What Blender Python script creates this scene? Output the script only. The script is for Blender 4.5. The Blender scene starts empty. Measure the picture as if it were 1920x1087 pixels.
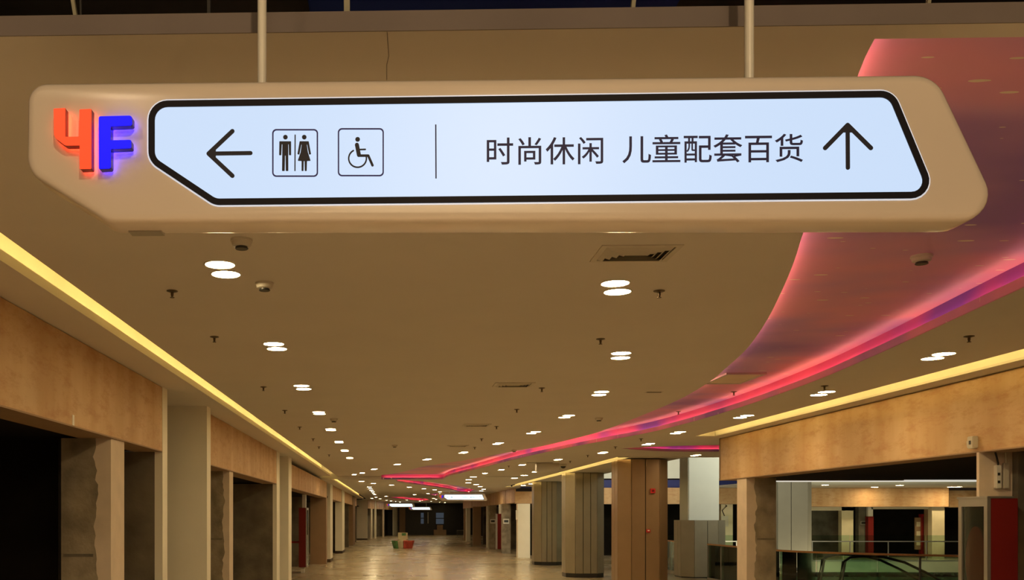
import bpy, bmesh, math, random
from math import sin, cos, pi, radians, atan2, sqrt
from mathutils import Vector, Matrix
from mathutils.geometry import tessellate_polygon

random.seed(7)
S = bpy.context.scene
C = S.collection

# ------------------------------------------------------------------ camera, world, exposure
F, CX, CY, YAW, EYE = 1800.0, 690.0, 968.0, radians(1.5), 1.75
cam_data = bpy.data.cameras.new('camera')
cam = bpy.data.objects.new('camera', cam_data)
C.objects.link(cam)
cam.location = (0, 0, EYE)
cam.rotation_euler = (pi / 2, 0, YAW)
cam_data.sensor_width = 36.0
cam_data.lens = 36.0 * F / 1920.0
cam_data.shift_x = (960.0 - CX) / 1920.0
cam_data.shift_y = (CY - 543.5) / 1920.0
cam_data.clip_start, cam_data.clip_end = 0.05, 300
S.camera = cam

S.view_settings.view_transform = 'Standard'
S.view_settings.look = 'None'
S.view_settings.gamma = 1.0
S.view_settings.use_curve_mapping = False
S.view_settings.exposure = 0.0
S.cycles.use_denoising = True
S.cycles.max_bounces = 7
S.cycles.sample_clamp_indirect = 4.0

world = bpy.data.worlds.new('world')
S.world = world
world.use_nodes = True
bg = world.node_tree.nodes['Background']
bg.inputs[0].default_value = (1.0, 0.62, 0.36, 1)
bg.inputs[1].default_value = 0.012


def area_light(name, loc, target, size, energy, color, sy=None):
    d = bpy.data.lights.new(name, 'AREA')
    d.shape = 'DISK' if sy is None else 'RECTANGLE'
    d.size = size
    if sy:
        d.size_y = sy
    d.energy, d.color = energy, color
    o = bpy.data.objects.new(name, d)
    o.location = loc
    o.rotation_euler = (Vector(target) - Vector(loc)).to_track_quat('-Z', 'Y').to_euler()
    C.objects.link(o)
    return o


WARM = (1.0, 0.66, 0.33)
area_light('hall_spot_lamp', (0.75, -1.5, 4.3), (-0.7, 2.5, 2.6), 0.16, 54, (1.0, 0.70, 0.40))
area_light('hall_side_lamp', (-1.9, 0.2, 4.2), (-0.6, 2.5, 2.6), 0.2, 6, (1.0, 0.72, 0.42))
area_light('hall_fill', (0.6, -4.5, 3.6), (0.3, 14.0, 0.9), 3.0, 78, (1.0, 0.74, 0.42), 1.2)  # added fill from behind the camera, brightens the faces turned this way
fl = area_light('hall_floor_fill', (0.3, -1.0, 4.6), (0.3, 0.2, 0), 1.6, 110, (1.0, 0.74, 0.45))  # added fill on the near floor, its bounce lifts the front ceiling
fl.data.spread = radians(80)
al = area_light('atrium_lamp', (12.5, 21.5, 6.2), (9.8, 34.0, 4.0), 3, 190, (1.0, 0.97, 0.74), 3)
al.data.spread = radians(85)
bl = area_light('gallery_wall_fill', (10.0, 35.5, 5.6), (10.0, 41.0, 3.0), 6, 62, (1.0, 0.86, 0.62), 0.6)  # added fill that lifts the white wall and boards behind the columns
bl.data.spread = radians(110)
area_light('lower_floor_fill', (15.0, 30.0, -1.2), (15.0, 38.0, -0.3), 5, 300, (1.0, 0.92, 0.62), 0.6)  # added fill in the void, brightens the far gallery's slab edge


# ------------------------------------------------------------------ picking points of the place from measured directions
def ray(px, py):
    a, b = (px - CX) / F, (CY - py) / F
    return Vector((cos(YAW) * a - sin(YAW), sin(YAW) * a + cos(YAW), b))


def at_y(px, py, y):
    d = ray(px, py); return Vector((0, 0, EYE)) + d * (y / d.y)


def at_x(px, py, x):
    d = ray(px, py); return Vector((0, 0, EYE)) + d * (x / d.x)


def at_z(px, py, z):
    d = ray(px, py); return Vector((0, 0, EYE)) + d * ((z - EYE) / d.z)


# ------------------------------------------------------------------ materials
MATS = {}


def new_mat(name):
    m = bpy.data.materials.new(name)
    m.use_nodes = True
    nt = m.node_tree
    b = nt.nodes['Principled BSDF']
    MATS[name] = m
    return m, nt, b


def plain(name, col, rough=0.6, metal=0.0, var=0.06, scale=3.0, bump=0.0, bscale=60.0, spec=0.5, stretch=(1, 1, 1)):
    m, nt, b = new_mat(name)
    N, L = nt.nodes, nt.links
    tc = N.new('ShaderNodeTexCoord')
    mp = N.new('ShaderNodeMapping'); mp.inputs['Scale'].default_value = stretch
    L.new(tc.outputs['Object'], mp.inputs['Vector'])
    nz = N.new('ShaderNodeTexNoise'); nz.inputs['Scale'].default_value = scale; nz.inputs['Detail'].default_value = 5
    L.new(mp.outputs[0], nz.inputs['Vector'])
    rp = N.new('ShaderNodeValToRGB')
    rp.color_ramp.elements[0].position, rp.color_ramp.elements[1].position = 0.3, 0.7
    rp.color_ramp.elements[0].color = tuple(max(0, c * (1 - var)) for c in col) + (1,)
    rp.color_ramp.elements[1].color = tuple(min(1, c * (1 + var)) for c in col) + (1,)
    L.new(nz.outputs['Fac'], rp.inputs[0]); L.new(rp.outputs[0], b.inputs['Base Color'])
    b.inputs['Roughness'].default_value = rough
    b.inputs['Metallic'].default_value = metal
    b.inputs['Specular IOR Level'].default_value = spec
    if bump:
        n2 = N.new('ShaderNodeTexNoise'); n2.inputs['Scale'].default_value = bscale; n2.inputs['Detail'].default_value = 4
        L.new(tc.outputs['Object'], n2.inputs['Vector'])
        bp = N.new('ShaderNodeBump'); bp.inputs['Strength'].default_value = bump; bp.inputs['Distance'].default_value = 0.01
        L.new(n2.outputs['Fac'], bp.inputs['Height']); L.new(bp.outputs[0], b.inputs['Normal'])
    return m


def emit(name, col, strength, base=(0.8, 0.8, 0.8)):
    m, nt, b = new_mat(name)
    b.inputs['Base Color'].default_value = base + (1,)
    b.inputs['Emission Color'].default_value = col + (1,)
    b.inputs['Emission Strength'].default_value = strength
    b.inputs['Roughness'].default_value = 0.4
    return m


PLASTER = plain('ceiling_plaster', (0.74, 0.69, 0.62), 0.75, var=0.02, scale=1.5)
PLASTER2 = plain('lower_ceiling_plaster', (0.70, 0.67, 0.60), 0.7, var=0.02, scale=1.5)
WHITEWALL = plain('white_wall_paint', (0.88, 0.83, 0.70), 0.65, var=0.03, scale=2)
COOLWALL = plain('atrium_white_paint', (0.78, 0.80, 0.74), 0.7, var=0.02)
TROUGH = plain('cove_white_paint', (0.86, 0.82, 0.70), 0.7, var=0.03, scale=2)
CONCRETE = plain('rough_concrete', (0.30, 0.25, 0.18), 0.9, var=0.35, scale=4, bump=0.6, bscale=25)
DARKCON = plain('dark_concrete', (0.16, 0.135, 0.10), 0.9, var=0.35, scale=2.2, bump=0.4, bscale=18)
BLACK = plain('black_paint_and_unlit_depth', (0.012, 0.009, 0.007), 0.9, var=0.2, spec=0.1)
PINKPLASTER = plain('pillar_plaster', (0.68, 0.56, 0.44), 0.75, var=0.06, scale=6)
SLABEDGE = plain('shaded_edge_and_seam', (0.20, 0.165, 0.15), 0.9, var=0.08)
CASING = plain('casing_gloss_white', (0.79, 0.685, 0.58), 0.22, var=0.01, spec=0.5)
FRAMEBLACK = plain('sign_black', (0.010, 0.009, 0.016), 0.6, var=0.1, spec=0.2)
INK = plain('sign_ink', (0.010, 0.010, 0.03), 0.6, var=0.05)
INKBLUE = plain('sign_ink_blue', (0.015, 0.015, 0.12), 0.6, var=0.05)
INKBORDER = plain('sign_border_blue', (0.03, 0.03, 0.26), 0.6, var=0.05)
WHITEMETAL = plain('white_painted_metal', (0.80, 0.77, 0.68), 0.3, var=0.02)
GREYPLAST = plain('detector_plastic', (0.62, 0.57, 0.47), 0.45, var=0.03)
DARKPLAST = plain('dark_plastic', (0.03, 0.028, 0.025), 0.4, var=0.1)
BRASS = plain('sprinkler_metal', (0.12, 0.085, 0.05), 0.4, metal=0.7, var=0.1)
STEEL = plain('brushed_steel', (0.55, 0.53, 0.48), 0.35, metal=0.8, var=0.05)
ALU = plain('grey_aluminium', (0.42, 0.39, 0.33), 0.4, metal=0.5, var=0.05)
GREYSTEEL = plain('truss_steel', (0.36, 0.33, 0.22), 0.6, var=0.15)
DARKSTEEL = plain('dark_truss_steel', (0.03, 0.027, 0.024), 0.7, var=0.15)
DUCTBLUE = plain('duct_blue', (0.04, 0.09, 0.45), 0.6, var=0.1)
DARKSLAB = plain('overhead_slab', (0.085, 0.075, 0.06), 0.9, var=0.2)
BLUEBAND = plain('blue_band_paint', (0.008, 0.018, 0.15), 0.6, var=0.06)
RED = plain('cabinet_red', (0.17, 0.010, 0.008), 0.5, var=0.06, spec=0.3)
REDALARM = plain('alarm_red', (0.55, 0.02, 0.02), 0.4, var=0.04)
CLADB = plain('brown_cladding', (0.34, 0.22, 0.12), 0.33, metal=0.25, var=0.05, scale=3)
CLADG = plain('grey_cladding', (0.36, 0.315, 0.225), 0.36, metal=0.25, var=0.05, scale=3)
CLADW = plain('atrium_grey_cladding', (0.25, 0.22, 0.16), 0.5, var=0.04, scale=3)
WOODRAIL = plain('timber_handrail', (0.55, 0.27, 0.10), 0.35, var=0.12, scale=4, stretch=(1, 8, 8))
RUBBER = plain('black_rubber', (0.015, 0.016, 0.016), 0.45, var=0.05)
CREAM = plain('cream_paint', (0.72, 0.64, 0.44), 0.6, var=0.05)
KGREEN = plain('kiosk_green', (0.10, 0.26, 0.10), 0.5, var=0.45, scale=7)
KRED = plain('kiosk_red', (0.60, 0.09, 0.06), 0.5, var=0.2, scale=6)
HEDGEM = plain('hedge_leaf', (0.035, 0.075, 0.03), 0.7, var=0.4, scale=6)
BROWNPANEL = plain('brown_panel', (0.33, 0.21, 0.12), 0.6, var=0.06)
SKIRT = plain('dark_skirting', (0.06, 0.035, 0.02), 0.5, var=0.1)
POSTERM = plain('poster_board', (0.30, 0.28, 0.22), 0.6, var=0.08)
LENS = emit('lamp_lens', (1.0, 0.76, 0.40), 118.0)
COVE = emit('cove_tape', (1.0, 0.68, 0.22), 30.0)
LEDPINK = emit('mural_tape', (1.0, 0.52, 0.29), 7.0)
LEDPINK2 = emit('mural_tape_left', (1.0, 0.48, 0.30), 13.0)
STRIPW = emit('glowing_edge', (0.85, 0.82, 0.72), 0.75)
SCREEN = emit('sign_screen', (0.60, 0.76, 1.0), 0.95, (0.05, 0.05, 0.05))
SCREENFAR = emit('far_sign_screen', (0.70, 0.90, 1.0), 1.6, (0.3, 0.3, 0.3))
RIMGLOW = emit('sign_rim', (0.62, 0.78, 1.0), 0.55)
REDLIT = emit('red_letter_face', (1.0, 0.075, 0.018), 1.05, (0.5, 0.02, 0.01))
BLUELIT = emit('blue_letter_face', (0.0, 0.0, 1.0), 1.1, (0.0, 0.0, 0.2))
REDBACK = emit('red_letter_back', (1.0, 0.06, 0.02), 5.0)
BLUEBACK = emit('blue_letter_back', (0.03, 0.02, 1.0), 8.0)
REDSIDE = plain('red_letter_side', (0.30, 0.012, 0.008), 0.4, var=0.03)
BLUESIDE = plain('blue_letter_side', (0.01, 0.01, 0.28), 0.25, var=0.03)
DIMPANE = emit('lit_far_pane', (0.55, 0.75, 1.0), 0.055, (0.05, 0.05, 0.05))


def board_mat():
    """raw boarding with upright streaks, scuffs and orange-brown stains"""
    m, nt, b = new_mat('raw_board')
    N, L = nt.nodes, nt.links
    tc = N.new('ShaderNodeTexCoord')
    mp = N.new('ShaderNodeMapping'); mp.inputs['Scale'].default_value = (1.1, 1.1, 0.18)
    L.new(tc.outputs['Object'], mp.inputs['Vector'])
    n1 = N.new('ShaderNodeTexNoise'); n1.inputs['Scale'].default_value = 1.6; n1.inputs['Detail'].default_value = 6
    L.new(mp.outputs[0], n1.inputs['Vector'])
    rp = N.new('ShaderNodeValToRGB')
    e = rp.color_ramp.elements
    e[0].position, e[0].color = 0.30, (0.50, 0.29, 0.13, 1)
    e[1].position, e[1].color = 0.72, (0.70, 0.50, 0.29, 1)
    x = e.new(0.5); x.color = (0.60, 0.39, 0.20, 1)
    L.new(n1.outputs['Fac'], rp.inputs[0])
    mp2 = N.new('ShaderNodeMapping'); mp2.inputs['Scale'].default_value = (2.2, 2.2, 7.0)
    L.new(tc.outputs['Object'], mp2.inputs['Vector'])
    n2 = N.new('ShaderNodeTexNoise'); n2.inputs['Scale'].default_value = 1.3; n2.inputs['Detail'].default_value = 8; n2.inputs['Roughness'].default_value = 0.75
    L.new(mp2.outputs[0], n2.inputs['Vector'])
    r2 = N.new('ShaderNodeValToRGB')
    r2.color_ramp.elements[0].position, r2.color_ramp.elements[1].position = 0.48, 0.66
    r2.color_ramp.elements[1].color = (0.62, 0.62, 0.62, 1)
    r2.color_ramp.elements[0].color = (0, 0, 0, 1)
    L.new(n2.outputs['Fac'], r2.inputs[0])
    mx = N.new('ShaderNodeMix'); mx.data_type = 'RGBA'
    mx.inputs[7].default_value = (0.44, 0.21, 0.09, 1)
    L.new(r2.outputs[0], mx.inputs[0]); L.new(rp.outputs[0], mx.inputs[6])
    L.new(mx.outputs[2], b.inputs['Base Color'])
    b.inputs['Roughness'].default_value = 0.55
    b.inputs['Specular IOR Level'].default_value = 0.3
    return m


def floor_mat():
    m, nt, b = new_mat('polished_floor_tile')
    N, L = nt.nodes, nt.links
    tc = N.new('ShaderNodeTexCoord')
    br = N.new('ShaderNodeTexBrick')
    br.offset = 0.0
    br.inputs['Scale'].default_value = 1.0
    br.inputs['Brick Width'].default_value = 0.8; br.inputs['Row Height'].default_value = 0.8
    br.inputs['Mortar Size'].default_value = 0.004
    br.inputs['Color1'].default_value = (0.55, 0.465, 0.33, 1); br.inputs['Color2'].default_value = (0.52, 0.435, 0.31, 1)
    br.inputs['Mortar'].default_value = (0.44, 0.36, 0.26, 1)
    L.new(tc.outputs['Object'], br.inputs['Vector'])
    nz = N.new('ShaderNodeTexNoise'); nz.inputs['Scale'].default_value = 0.55; nz.inputs['Detail'].default_value = 7
    L.new(tc.outputs['Object'], nz.inputs['Vector'])
    rp = N.new('ShaderNodeValToRGB')
    rp.color_ramp.elements[0].position, rp.color_ramp.elements[0].color = 0.36, (0.72, 0.66, 0.58, 1)
    rp.color_ramp.elements[1].position, rp.color_ramp.elements[1].color = 0.56, (1, 1, 1, 1)
    L.new(nz.outputs['Fac'], rp.inputs[0])
    mx = N.new('ShaderNodeMix'); mx.data_type = 'RGBA'; mx.blend_type = 'MULTIPLY'; mx.inputs[0].default_value = 1
    L.new(br.outputs['Color'], mx.inputs[6]); L.new(rp.outputs[0], mx.inputs[7])
    L.new(mx.outputs[2], b.inputs['Base Color'])
    r2 = N.new('ShaderNodeMapRange')
    r2.inputs[1].default_value, r2.inputs[2].default_value, r2.inputs[3].default_value, r2.inputs[4].default_value = 0.3, 0.7, 0.34, 0.14
    L.new(nz.outputs['Fac'], r2.inputs[0]); L.new(r2.outputs[0], b.inputs['Roughness'])
    n3 = N.new('ShaderNodeTexNoise'); n3.inputs['Scale'].default_value = 2.2
    L.new(tc.outputs['Object'], n3.inputs['Vector'])
    bp = N.new('ShaderNodeBump'); bp.inputs['Strength'].default_value = 0.12; bp.inputs['Distance'].default_value = 0.02
    L.new(n3.outputs['Fac'], bp.inputs['Height']); L.new(bp.outputs[0], b.inputs['Normal'])
    return m


def mural_mat():
    """printed film: rose and violet clouds drawn out across the corridor, flecked with pale streaks"""
    m, nt, b = new_mat('rose_sky_print')
    N, L = nt.nodes, nt.links
    tc = N.new('ShaderNodeTexCoord')
    mp = N.new('ShaderNodeMapping'); mp.inputs['Scale'].default_value = (0.38, 0.55, 0.4); mp.inputs['Rotation'].default_value = (0, 0, 0.25)
    mp.inputs['Location'].default_value = (0.4, 0.15, 0)
    L.new(tc.outputs['Object'], mp.inputs['Vector'])
    n1 = N.new('ShaderNodeTexNoise'); n1.inputs['Scale'].default_value = 1.1; n1.inputs['Detail'].default_value = 3; n1.inputs['Roughness'].default_value = 0.45
    L.new(mp.outputs[0], n1.inputs['Vector'])
    rp = N.new('ShaderNodeValToRGB')
    e = rp.color_ramp.elements
    e[0].position, e[0].color = 0.38, (0.36, 0.20, 0.60, 1)
    e[1].position, e[1].color = 0.66, (0.92, 0.45, 0.56, 1)
    x = e.new(0.47); x.color = (0.66, 0.34, 0.66, 1)
    x = e.new(0.55); x.color = (0.90, 0.39, 0.60, 1)
    L.new(n1.outputs['Fac'], rp.inputs[0])
    mp2 = N.new('ShaderNodeMapping'); mp2.inputs['Scale'].default_value = (1.6, 5.5, 1)
    mp2.inputs['Rotation'].default_value = (0, 0, -0.18)
    L.new(tc.outputs['Object'], mp2.inputs['Vector'])
    vo = N.new('ShaderNodeTexVoronoi'); vo.inputs['Scale'].default_value = 2.6; vo.inputs['Randomness'].default_value = 1
    L.new(mp2.outputs[0], vo.inputs['Vector'])
    sep = N.new('ShaderNodeSeparateColor'); L.new(vo.outputs['Color'], sep.inputs[0])
    sz = N.new('ShaderNodeMath'); sz.operation = 'MULTIPLY_ADD'; sz.inputs[1].default_value = 0.15; sz.inputs[2].default_value = 0.04
    p3 = N.new('ShaderNodeMath'); p3.operation = 'POWER'; p3.inputs[1].default_value = 1.7
    L.new(sep.outputs[0], p3.inputs[0]); L.new(p3.outputs[0], sz.inputs[0])
    lt = N.new('ShaderNodeMath'); lt.operation = 'LESS_THAN'
    L.new(vo.outputs['Distance'], lt.inputs[0]); L.new(sz.outputs[0], lt.inputs[1])
    mu = N.new('ShaderNodeMath'); mu.operation = 'MULTIPLY'; mu.inputs[1].default_value = 0.8
    L.new(lt.outputs[0], mu.inputs[0])
    mx = N.new('ShaderNodeMix'); mx.data_type = 'RGBA'; mx.inputs[7].default_value = (1.0, 0.95, 0.75, 1)
    L.new(mu.outputs[0], mx.inputs[0]); L.new(rp.outputs[0], mx.inputs[6])
    L.new(mx.outputs[2], b.inputs['Base Color'])
    b.inputs['Roughness'].default_value = 0.45
    b.inputs['Specular IOR Level'].default_value = 0.3
    return m


def band_mat():
    """the same film on the upright band: crimson with a few violet stretches"""
    m, nt, b = new_mat('crimson_print')
    N, L = nt.nodes, nt.links
    tc = N.new('ShaderNodeTexCoord')
    n1 = N.new('ShaderNodeTexNoise'); n1.inputs['Scale'].default_value = 0.42; n1.inputs['Detail'].default_value = 3
    mp = N.new('ShaderNodeMapping'); mp.inputs['Location'].default_value = (0, -2.1, 0)
    L.new(tc.outputs['Object'], mp.inputs['Vector']); L.new(mp.outputs[0], n1.inputs['Vector'])
    rp = N.new('ShaderNodeValToRGB')
    e = rp.color_ramp.elements
    e[0].position, e[0].color = 0.35, (0.20, 0.06, 0.55, 1)
    e[1].position, e[1].color = 0.54, (0.90, 0.15, 0.34, 1)
    x = e.new(0.45); x.color = (0.75, 0.10, 0.36, 1)
    L.new(n1.outputs['Fac'], rp.inputs[0]); L.new(rp.outputs[0], b.inputs['Base Color'])
    b.inputs['Roughness'].default_value = 0.5
    return m


def glass_mat(name, tint, fac):
    m = bpy.data.materials.new(name); m.use_nodes = True
    nt = m.node_tree; N, L = nt.nodes, nt.links
    N.clear()
    out = N.new('ShaderNodeOutputMaterial')
    tr = N.new('ShaderNodeBsdfTransparent'); tr.inputs[0].default_value = tint + (1,)
    gl = N.new('ShaderNodeBsdfGlossy'); gl.inputs['Roughness'].default_value = 0.03; gl.inputs[0].default_value = (0.8, 0.9, 0.85, 1)
    lw = N.new('ShaderNodeLayerWeight'); lw.inputs[0].default_value = fac
    mx = N.new('ShaderNodeMixShader')
    L.new(lw.outputs['Fresnel'], mx.inputs[0]); L.new(tr.outputs[0], mx.inputs[1]); L.new(gl.outputs[0], mx.inputs[2])
    L.new(mx.outputs[0], out.inputs[0])
    return m


BOARD = board_mat()
FLOORM = floor_mat()
MURAL = mural_mat()
BANDM = band_mat()
GLASS = glass_mat('rail_glass', (0.80, 0.90, 0.84), 0.35)
CABGLASS = glass_mat('cabinet_glass', (0.55, 0.50, 0.42), 0.4)


# ------------------------------------------------------------------ mesh builder
class MB:
    def __init__(self):
        self.v, self.f = [], []

    def add(self, vs, fs):
        n = len(self.v)
        self.v += [tuple(p) for p in vs]
        self.f += [tuple(i + n for i in f) for f in fs]
        return self

    def box(self, x0, x1, y0, y1, z0, z1):
        vs = [(x, y, z) for z in (z0, z1) for y in (y0, y1) for x in (x0, x1)]
        return self.add(vs, [(0, 2, 3, 1), (4, 5, 7, 6), (0, 1, 5, 4), (2, 6, 7, 3), (0, 4, 6, 2), (1, 3, 7, 5)])

    def obox(self, a, b, w, h):
        """bar from a to b, w wide, h high"""
        a, b = Vector(a), Vector(b)
        d = (b - a).normalized()
        up = Vector((0, 0, 1)) if abs(d.z) < 0.9 else Vector((1, 0, 0))
        s = d.cross(up).normalized(); u = s.cross(d)
        vs = []
        for p in (a, b):
            for i, j in ((-1, -1), (1, -1), (1, 1), (-1, 1)):
                vs.append(p + s * (i * w / 2) + u * (j * h / 2))
        return self.add(vs, [(0, 1, 2, 3), (7, 6, 5, 4), (0, 4, 5, 1), (1, 5, 6, 2), (2, 6, 7, 3), (3, 7, 4, 0)])

    def prism(self, loops, fmap, t0, t1):
        """2D loops (first the outline, then holes) swept from t0 to t1; fmap(x, y, t) -> point"""
        loops = [list(l) for l in loops]
        tris = tessellate_polygon([[Vector((p[0], p[1], 0)) for p in l] for l in loops])
        flat = [p for l in loops for p in l]
        n = len(flat)
        vs = [fmap(p[0], p[1], t0) for p in flat] + [fmap(p[0], p[1], t1) for p in flat]
        fs = []
        for t in tris:
            fs.append(tuple(t)); fs.append(tuple(i + n for i in reversed(t)))
        k = 0
        for l in loops:
            m = len(l)
            for i in range(m):
                j = (i + 1) % m
                fs.append((k + i, k + j, n + k + j, n + k + i))
            k += m
        return self.add(vs, fs)

    def flat(self, loops, z0, z1):
        return self.prism(loops, lambda x, y, t: (x, y, t), z0, z1)

    def lathe(self, prof, n=24, o=(0, 0, 0), axis='z'):
        vs, fs = [], []
        for r, h in prof:
            for k in range(n):
                a = 2 * pi * k / n
                p = (r * cos(a), r * sin(a), h)
                if axis == 'y': p = (r * cos(a), h, r * sin(a))
                if axis == 'x': p = (h, r * cos(a), r * sin(a))
                vs.append((p[0] + o[0], p[1] + o[1], p[2] + o[2]))
        for i in range(len(prof) - 1):
            for k in range(n):
                fs.append((i * n + k, i * n + (k + 1) % n, (i + 1) * n + (k + 1) % n, (i + 1) * n + k))
        fs.append(tuple(range(n)))
        fs.append(tuple((len(prof) - 1) * n + k for k in range(n)))
        return self.add(vs, fs)

    def tube(self, pts, r, n=10):
        pts = [Vector(p) for p in pts]
        vs, fs = [], []
        for i, p in enumerate(pts):
            d = (pts[min(i + 1, len(pts) - 1)] - pts[max(i - 1, 0)]).normalized()
            up = Vector((0, 0, 1)) if abs(d.z) < 0.95 else Vector((1, 0, 0))
            s = d.cross(up).normalized(); u = s.cross(d)
            for k in range(n):
                a = 2 * pi * k / n
                vs.append(p + s * (r * cos(a)) + u * (r * sin(a)))
        for i in range(len(pts) - 1):
            for k in range(n):
                fs.append((i * n + k, i * n + (k + 1) % n, (i + 1) * n + (k + 1) % n, (i + 1) * n + k))
        fs.append(tuple(range(n))); fs.append(tuple((len(pts) - 1) * n + k for k in range(n)))
        return self.add(vs, fs)

    def strip(self, path, z0, z1):
        """upright ribbon along a plan path"""
        vs = []
        for p in path:
            vs += [(p[0], p[1], z0), (p[0], p[1], z1)]
        return self.add(vs, [(2 * i, 2 * i + 2, 2 * i + 3, 2 * i + 1) for i in range(len(path) - 1)])

    def wallstrip(self, path, z0, z1, t):
        """upright strip with thickness t along a plan path"""
        off = offset_path(path, t)
        n = len(path); vs = []
        for p, q in zip(path, off):
            vs += [(p[0], p[1], z0), (p[0], p[1], z1), (q[0], q[1], z1), (q[0], q[1], z0)]
        fs = []
        for i in range(n - 1):
            a, b = 4 * i, 4 * i + 4
            for k in range(4):
                fs.append((a + k, b + k, b + (k + 1) % 4, a + (k + 1) % 4))
        fs += [(0, 1, 2, 3), tuple(4 * (n - 1) + k for k in (3, 2, 1, 0))]
        return self.add(vs, fs)

    def build(self, name, mat, parent=None, bevel=0.0, segs=2, smooth=False, origin=None):
        me = bpy.data.meshes.new(name)
        vs = self.v
        if origin is not None:
            ox = Vector(origin); vs = [tuple(Vector(p) - ox) for p in vs]
        me.from_pydata(vs, [], self.f)
        bm = bmesh.new(); bm.from_mesh(me)
        bmesh.ops.remove_doubles(bm, verts=bm.verts, dist=1e-6)
        bmesh.ops.recalc_face_normals(bm, faces=bm.faces)
        if bevel:
            es = [e for e in bm.edges if len(e.link_faces) == 2 and e.calc_face_angle(0) > 0.6]
            bmesh.ops.bevel(bm, geom=es, offset=bevel, segments=segs, affect='EDGES', clamp_overlap=True)
        bm.to_mesh(me); bm.free()
        if smooth:
            for p in me.polygons: p.use_smooth = True
            me.set_sharp_from_angle(angle=radians(40))
        me.materials.append(mat)
        o = bpy.data.objects.new(name, me)
        C.objects.link(o)
        if origin is not None: o.location = origin
        if parent is not None: o.parent = parent
        return o


def offset_path(path, t):
    out = []
    for i, p in enumerate(path):
        a, b = path[max(i - 1, 0)], path[min(i + 1, len(path) - 1)]
        d = Vector((b[0] - a[0], b[1] - a[1])).normalized()
        out.append((p[0] - d.y * t, p[1] + d.x * t))
    return out


def smooth_path(pts, k=5):
    """Catmull-Rom through plan points"""
    P = [pts[0]] + list(pts) + [pts[-1]]
    out = []
    for i in range(1, len(P) - 2):
        for j in range(k):
            t = j / k
            q = []
            for c in (0, 1):
                a, b, d, e = P[i - 1][c], P[i][c], P[i + 1][c], P[i + 2][c]
                q.append(0.5 * (2 * b + (d - a) * t + (2 * a - 5 * b + 4 * d - e) * t * t + (3 * b - a - 3 * d + e) * t ** 3))
            out.append(tuple(q))
    out.append(tuple(pts[-1]))
    return out


def tag(o, label=None, cat=None, group=None, kind=None):
    if label: o['label'] = label
    if cat: o['category'] = cat
    if group: o['group'] = group
    if kind: o['kind'] = kind
    return o


def empty(name, loc=(0, 0, 0), rz=0.0):
    o = bpy.data.objects.new(name, None)
    o.empty_display_size = 0.1
    o.location = loc; o.rotation_euler = (0, 0, rz)
    C.objects.link(o)
    return o


def struct(o):
    o['kind'] = 'structure'; return o


def dup(root, loc, rz=0.0):
    r = root.copy(); C.objects.link(r)
    r.location = loc; r.rotation_euler = (0, 0, rz)
    for ch in list(root.children):
        c = ch.copy(); C.objects.link(c); c.parent = r
        for g in list(ch.children):
            d = g.copy(); C.objects.link(d); d.parent = c
    return r


ORD = ['first', 'second', 'third', 'fourth', 'fifth', 'sixth', 'seventh', 'eighth', 'ninth', 'tenth', 'eleventh', 'twelfth', 'thirteenth',
       'fourteenth', 'fifteenth', 'sixteenth', 'seventeenth', 'eighteenth', 'nineteenth', 'twentieth']

# ------------------------------------------------------------------ the shell
ZC, ZL, ZP = 3.12, 3.01, 3.172          # main ceiling, lower ceiling, printed panel
Y0, YS, YE = at_z(0, 68, ZC).y, 32.5, 92.0          # front edge of the ceiling, its step down, the far end
XE, XLIP, XW = -1.895, -2.10, -2.44    # left cove: ceiling edge, lip, wall boards
RE, RW, RB = 4.74, 5.05, 5.28          # right cove: ceiling edge, trough wall, wall boards
ZB = 2.433                             # underside of the boards

# ribbon outlines read off the ceiling planes
Lpx = [(1640, 73), (1611, 135), (1560, 285), (1507, 433), (1489, 490), (1465, 547), (1438, 600), (1402, 652), (1361, 690), (1331, 715), (1275, 748),
       (1200, 780), (1130, 807), (1080, 821), (1017, 836), (962, 846), (880, 861), (823, 870), (790, 875), (757, 884), (733, 888.5)]
LEFT = [tuple(at_z(x, y, ZC)[:2]) for x, y in Lpx] + [(-0.36, 31.6), (-0.40, YS)]
Rpx = [(1920, 517.2), (1865, 543.5), (1790, 579.8), (1690, 628), (1640, 651.5), (1540, 696.5), (1436, 736.5), (1350, 765.7), (1275, 788), (1200, 806.3), (1080, 829.5),
       (980, 851.5), (907, 871), (865, 882), (843, 887.5)]
RIGHT = [(2.75, LEFT[0][1]), (3.05, 3.4), (3.3, 4.3)] + [tuple(at_z(x, CY - (CY - y) * 0.953, ZL)[:2]) for x, y in Rpx] + [(1.66, YS)]
LEFT, RIGHT = smooth_path(LEFT, 4), smooth_path(RIGHT, 4)

mb = MB()
mb.flat([[(-14, -6), (32, -6), (32, 17.9), (16, 17.9), (11.6, 18.9), (9.6, 20.7), (8.85, 21.7), (8.85, 38), (32, 38), (32, 96), (-14, 96)]], -0.32, 0)
struct(mb.build('floor', FLOORM))

CT = 0.012
mb = MB()                              # main ceiling left of the printed ribbon
mb.flat([[(XE, Y0), (6.0, Y0), (6.0, LEFT[0][1]), *LEFT, (XE, YS)]], ZC, ZC + CT)
struct(mb.build('ceiling', PLASTER))
mb = MB()                              # front edge of that ceiling, its shade put into a dark colour
mb.box(-6, 6.4, Y0 - 0.004, Y0, ZC - 0.001, ZC + 0.056)
struct(mb.build('trim_1', SLABEDGE))
mb = MB()                              # thin seam running back from the front edge
sp = [at_z(726, 60, ZC - 0.002), at_z(727, 80, ZC - 0.002), at_z(729, 105, ZC - 0.002), at_z(725, 122, ZC - 0.002), at_z(725, 150, ZC - 0.002)]
mb.tube(sp, 0.0008, 5)
struct(mb.build('trim_2', SLABEDGE))

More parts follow.
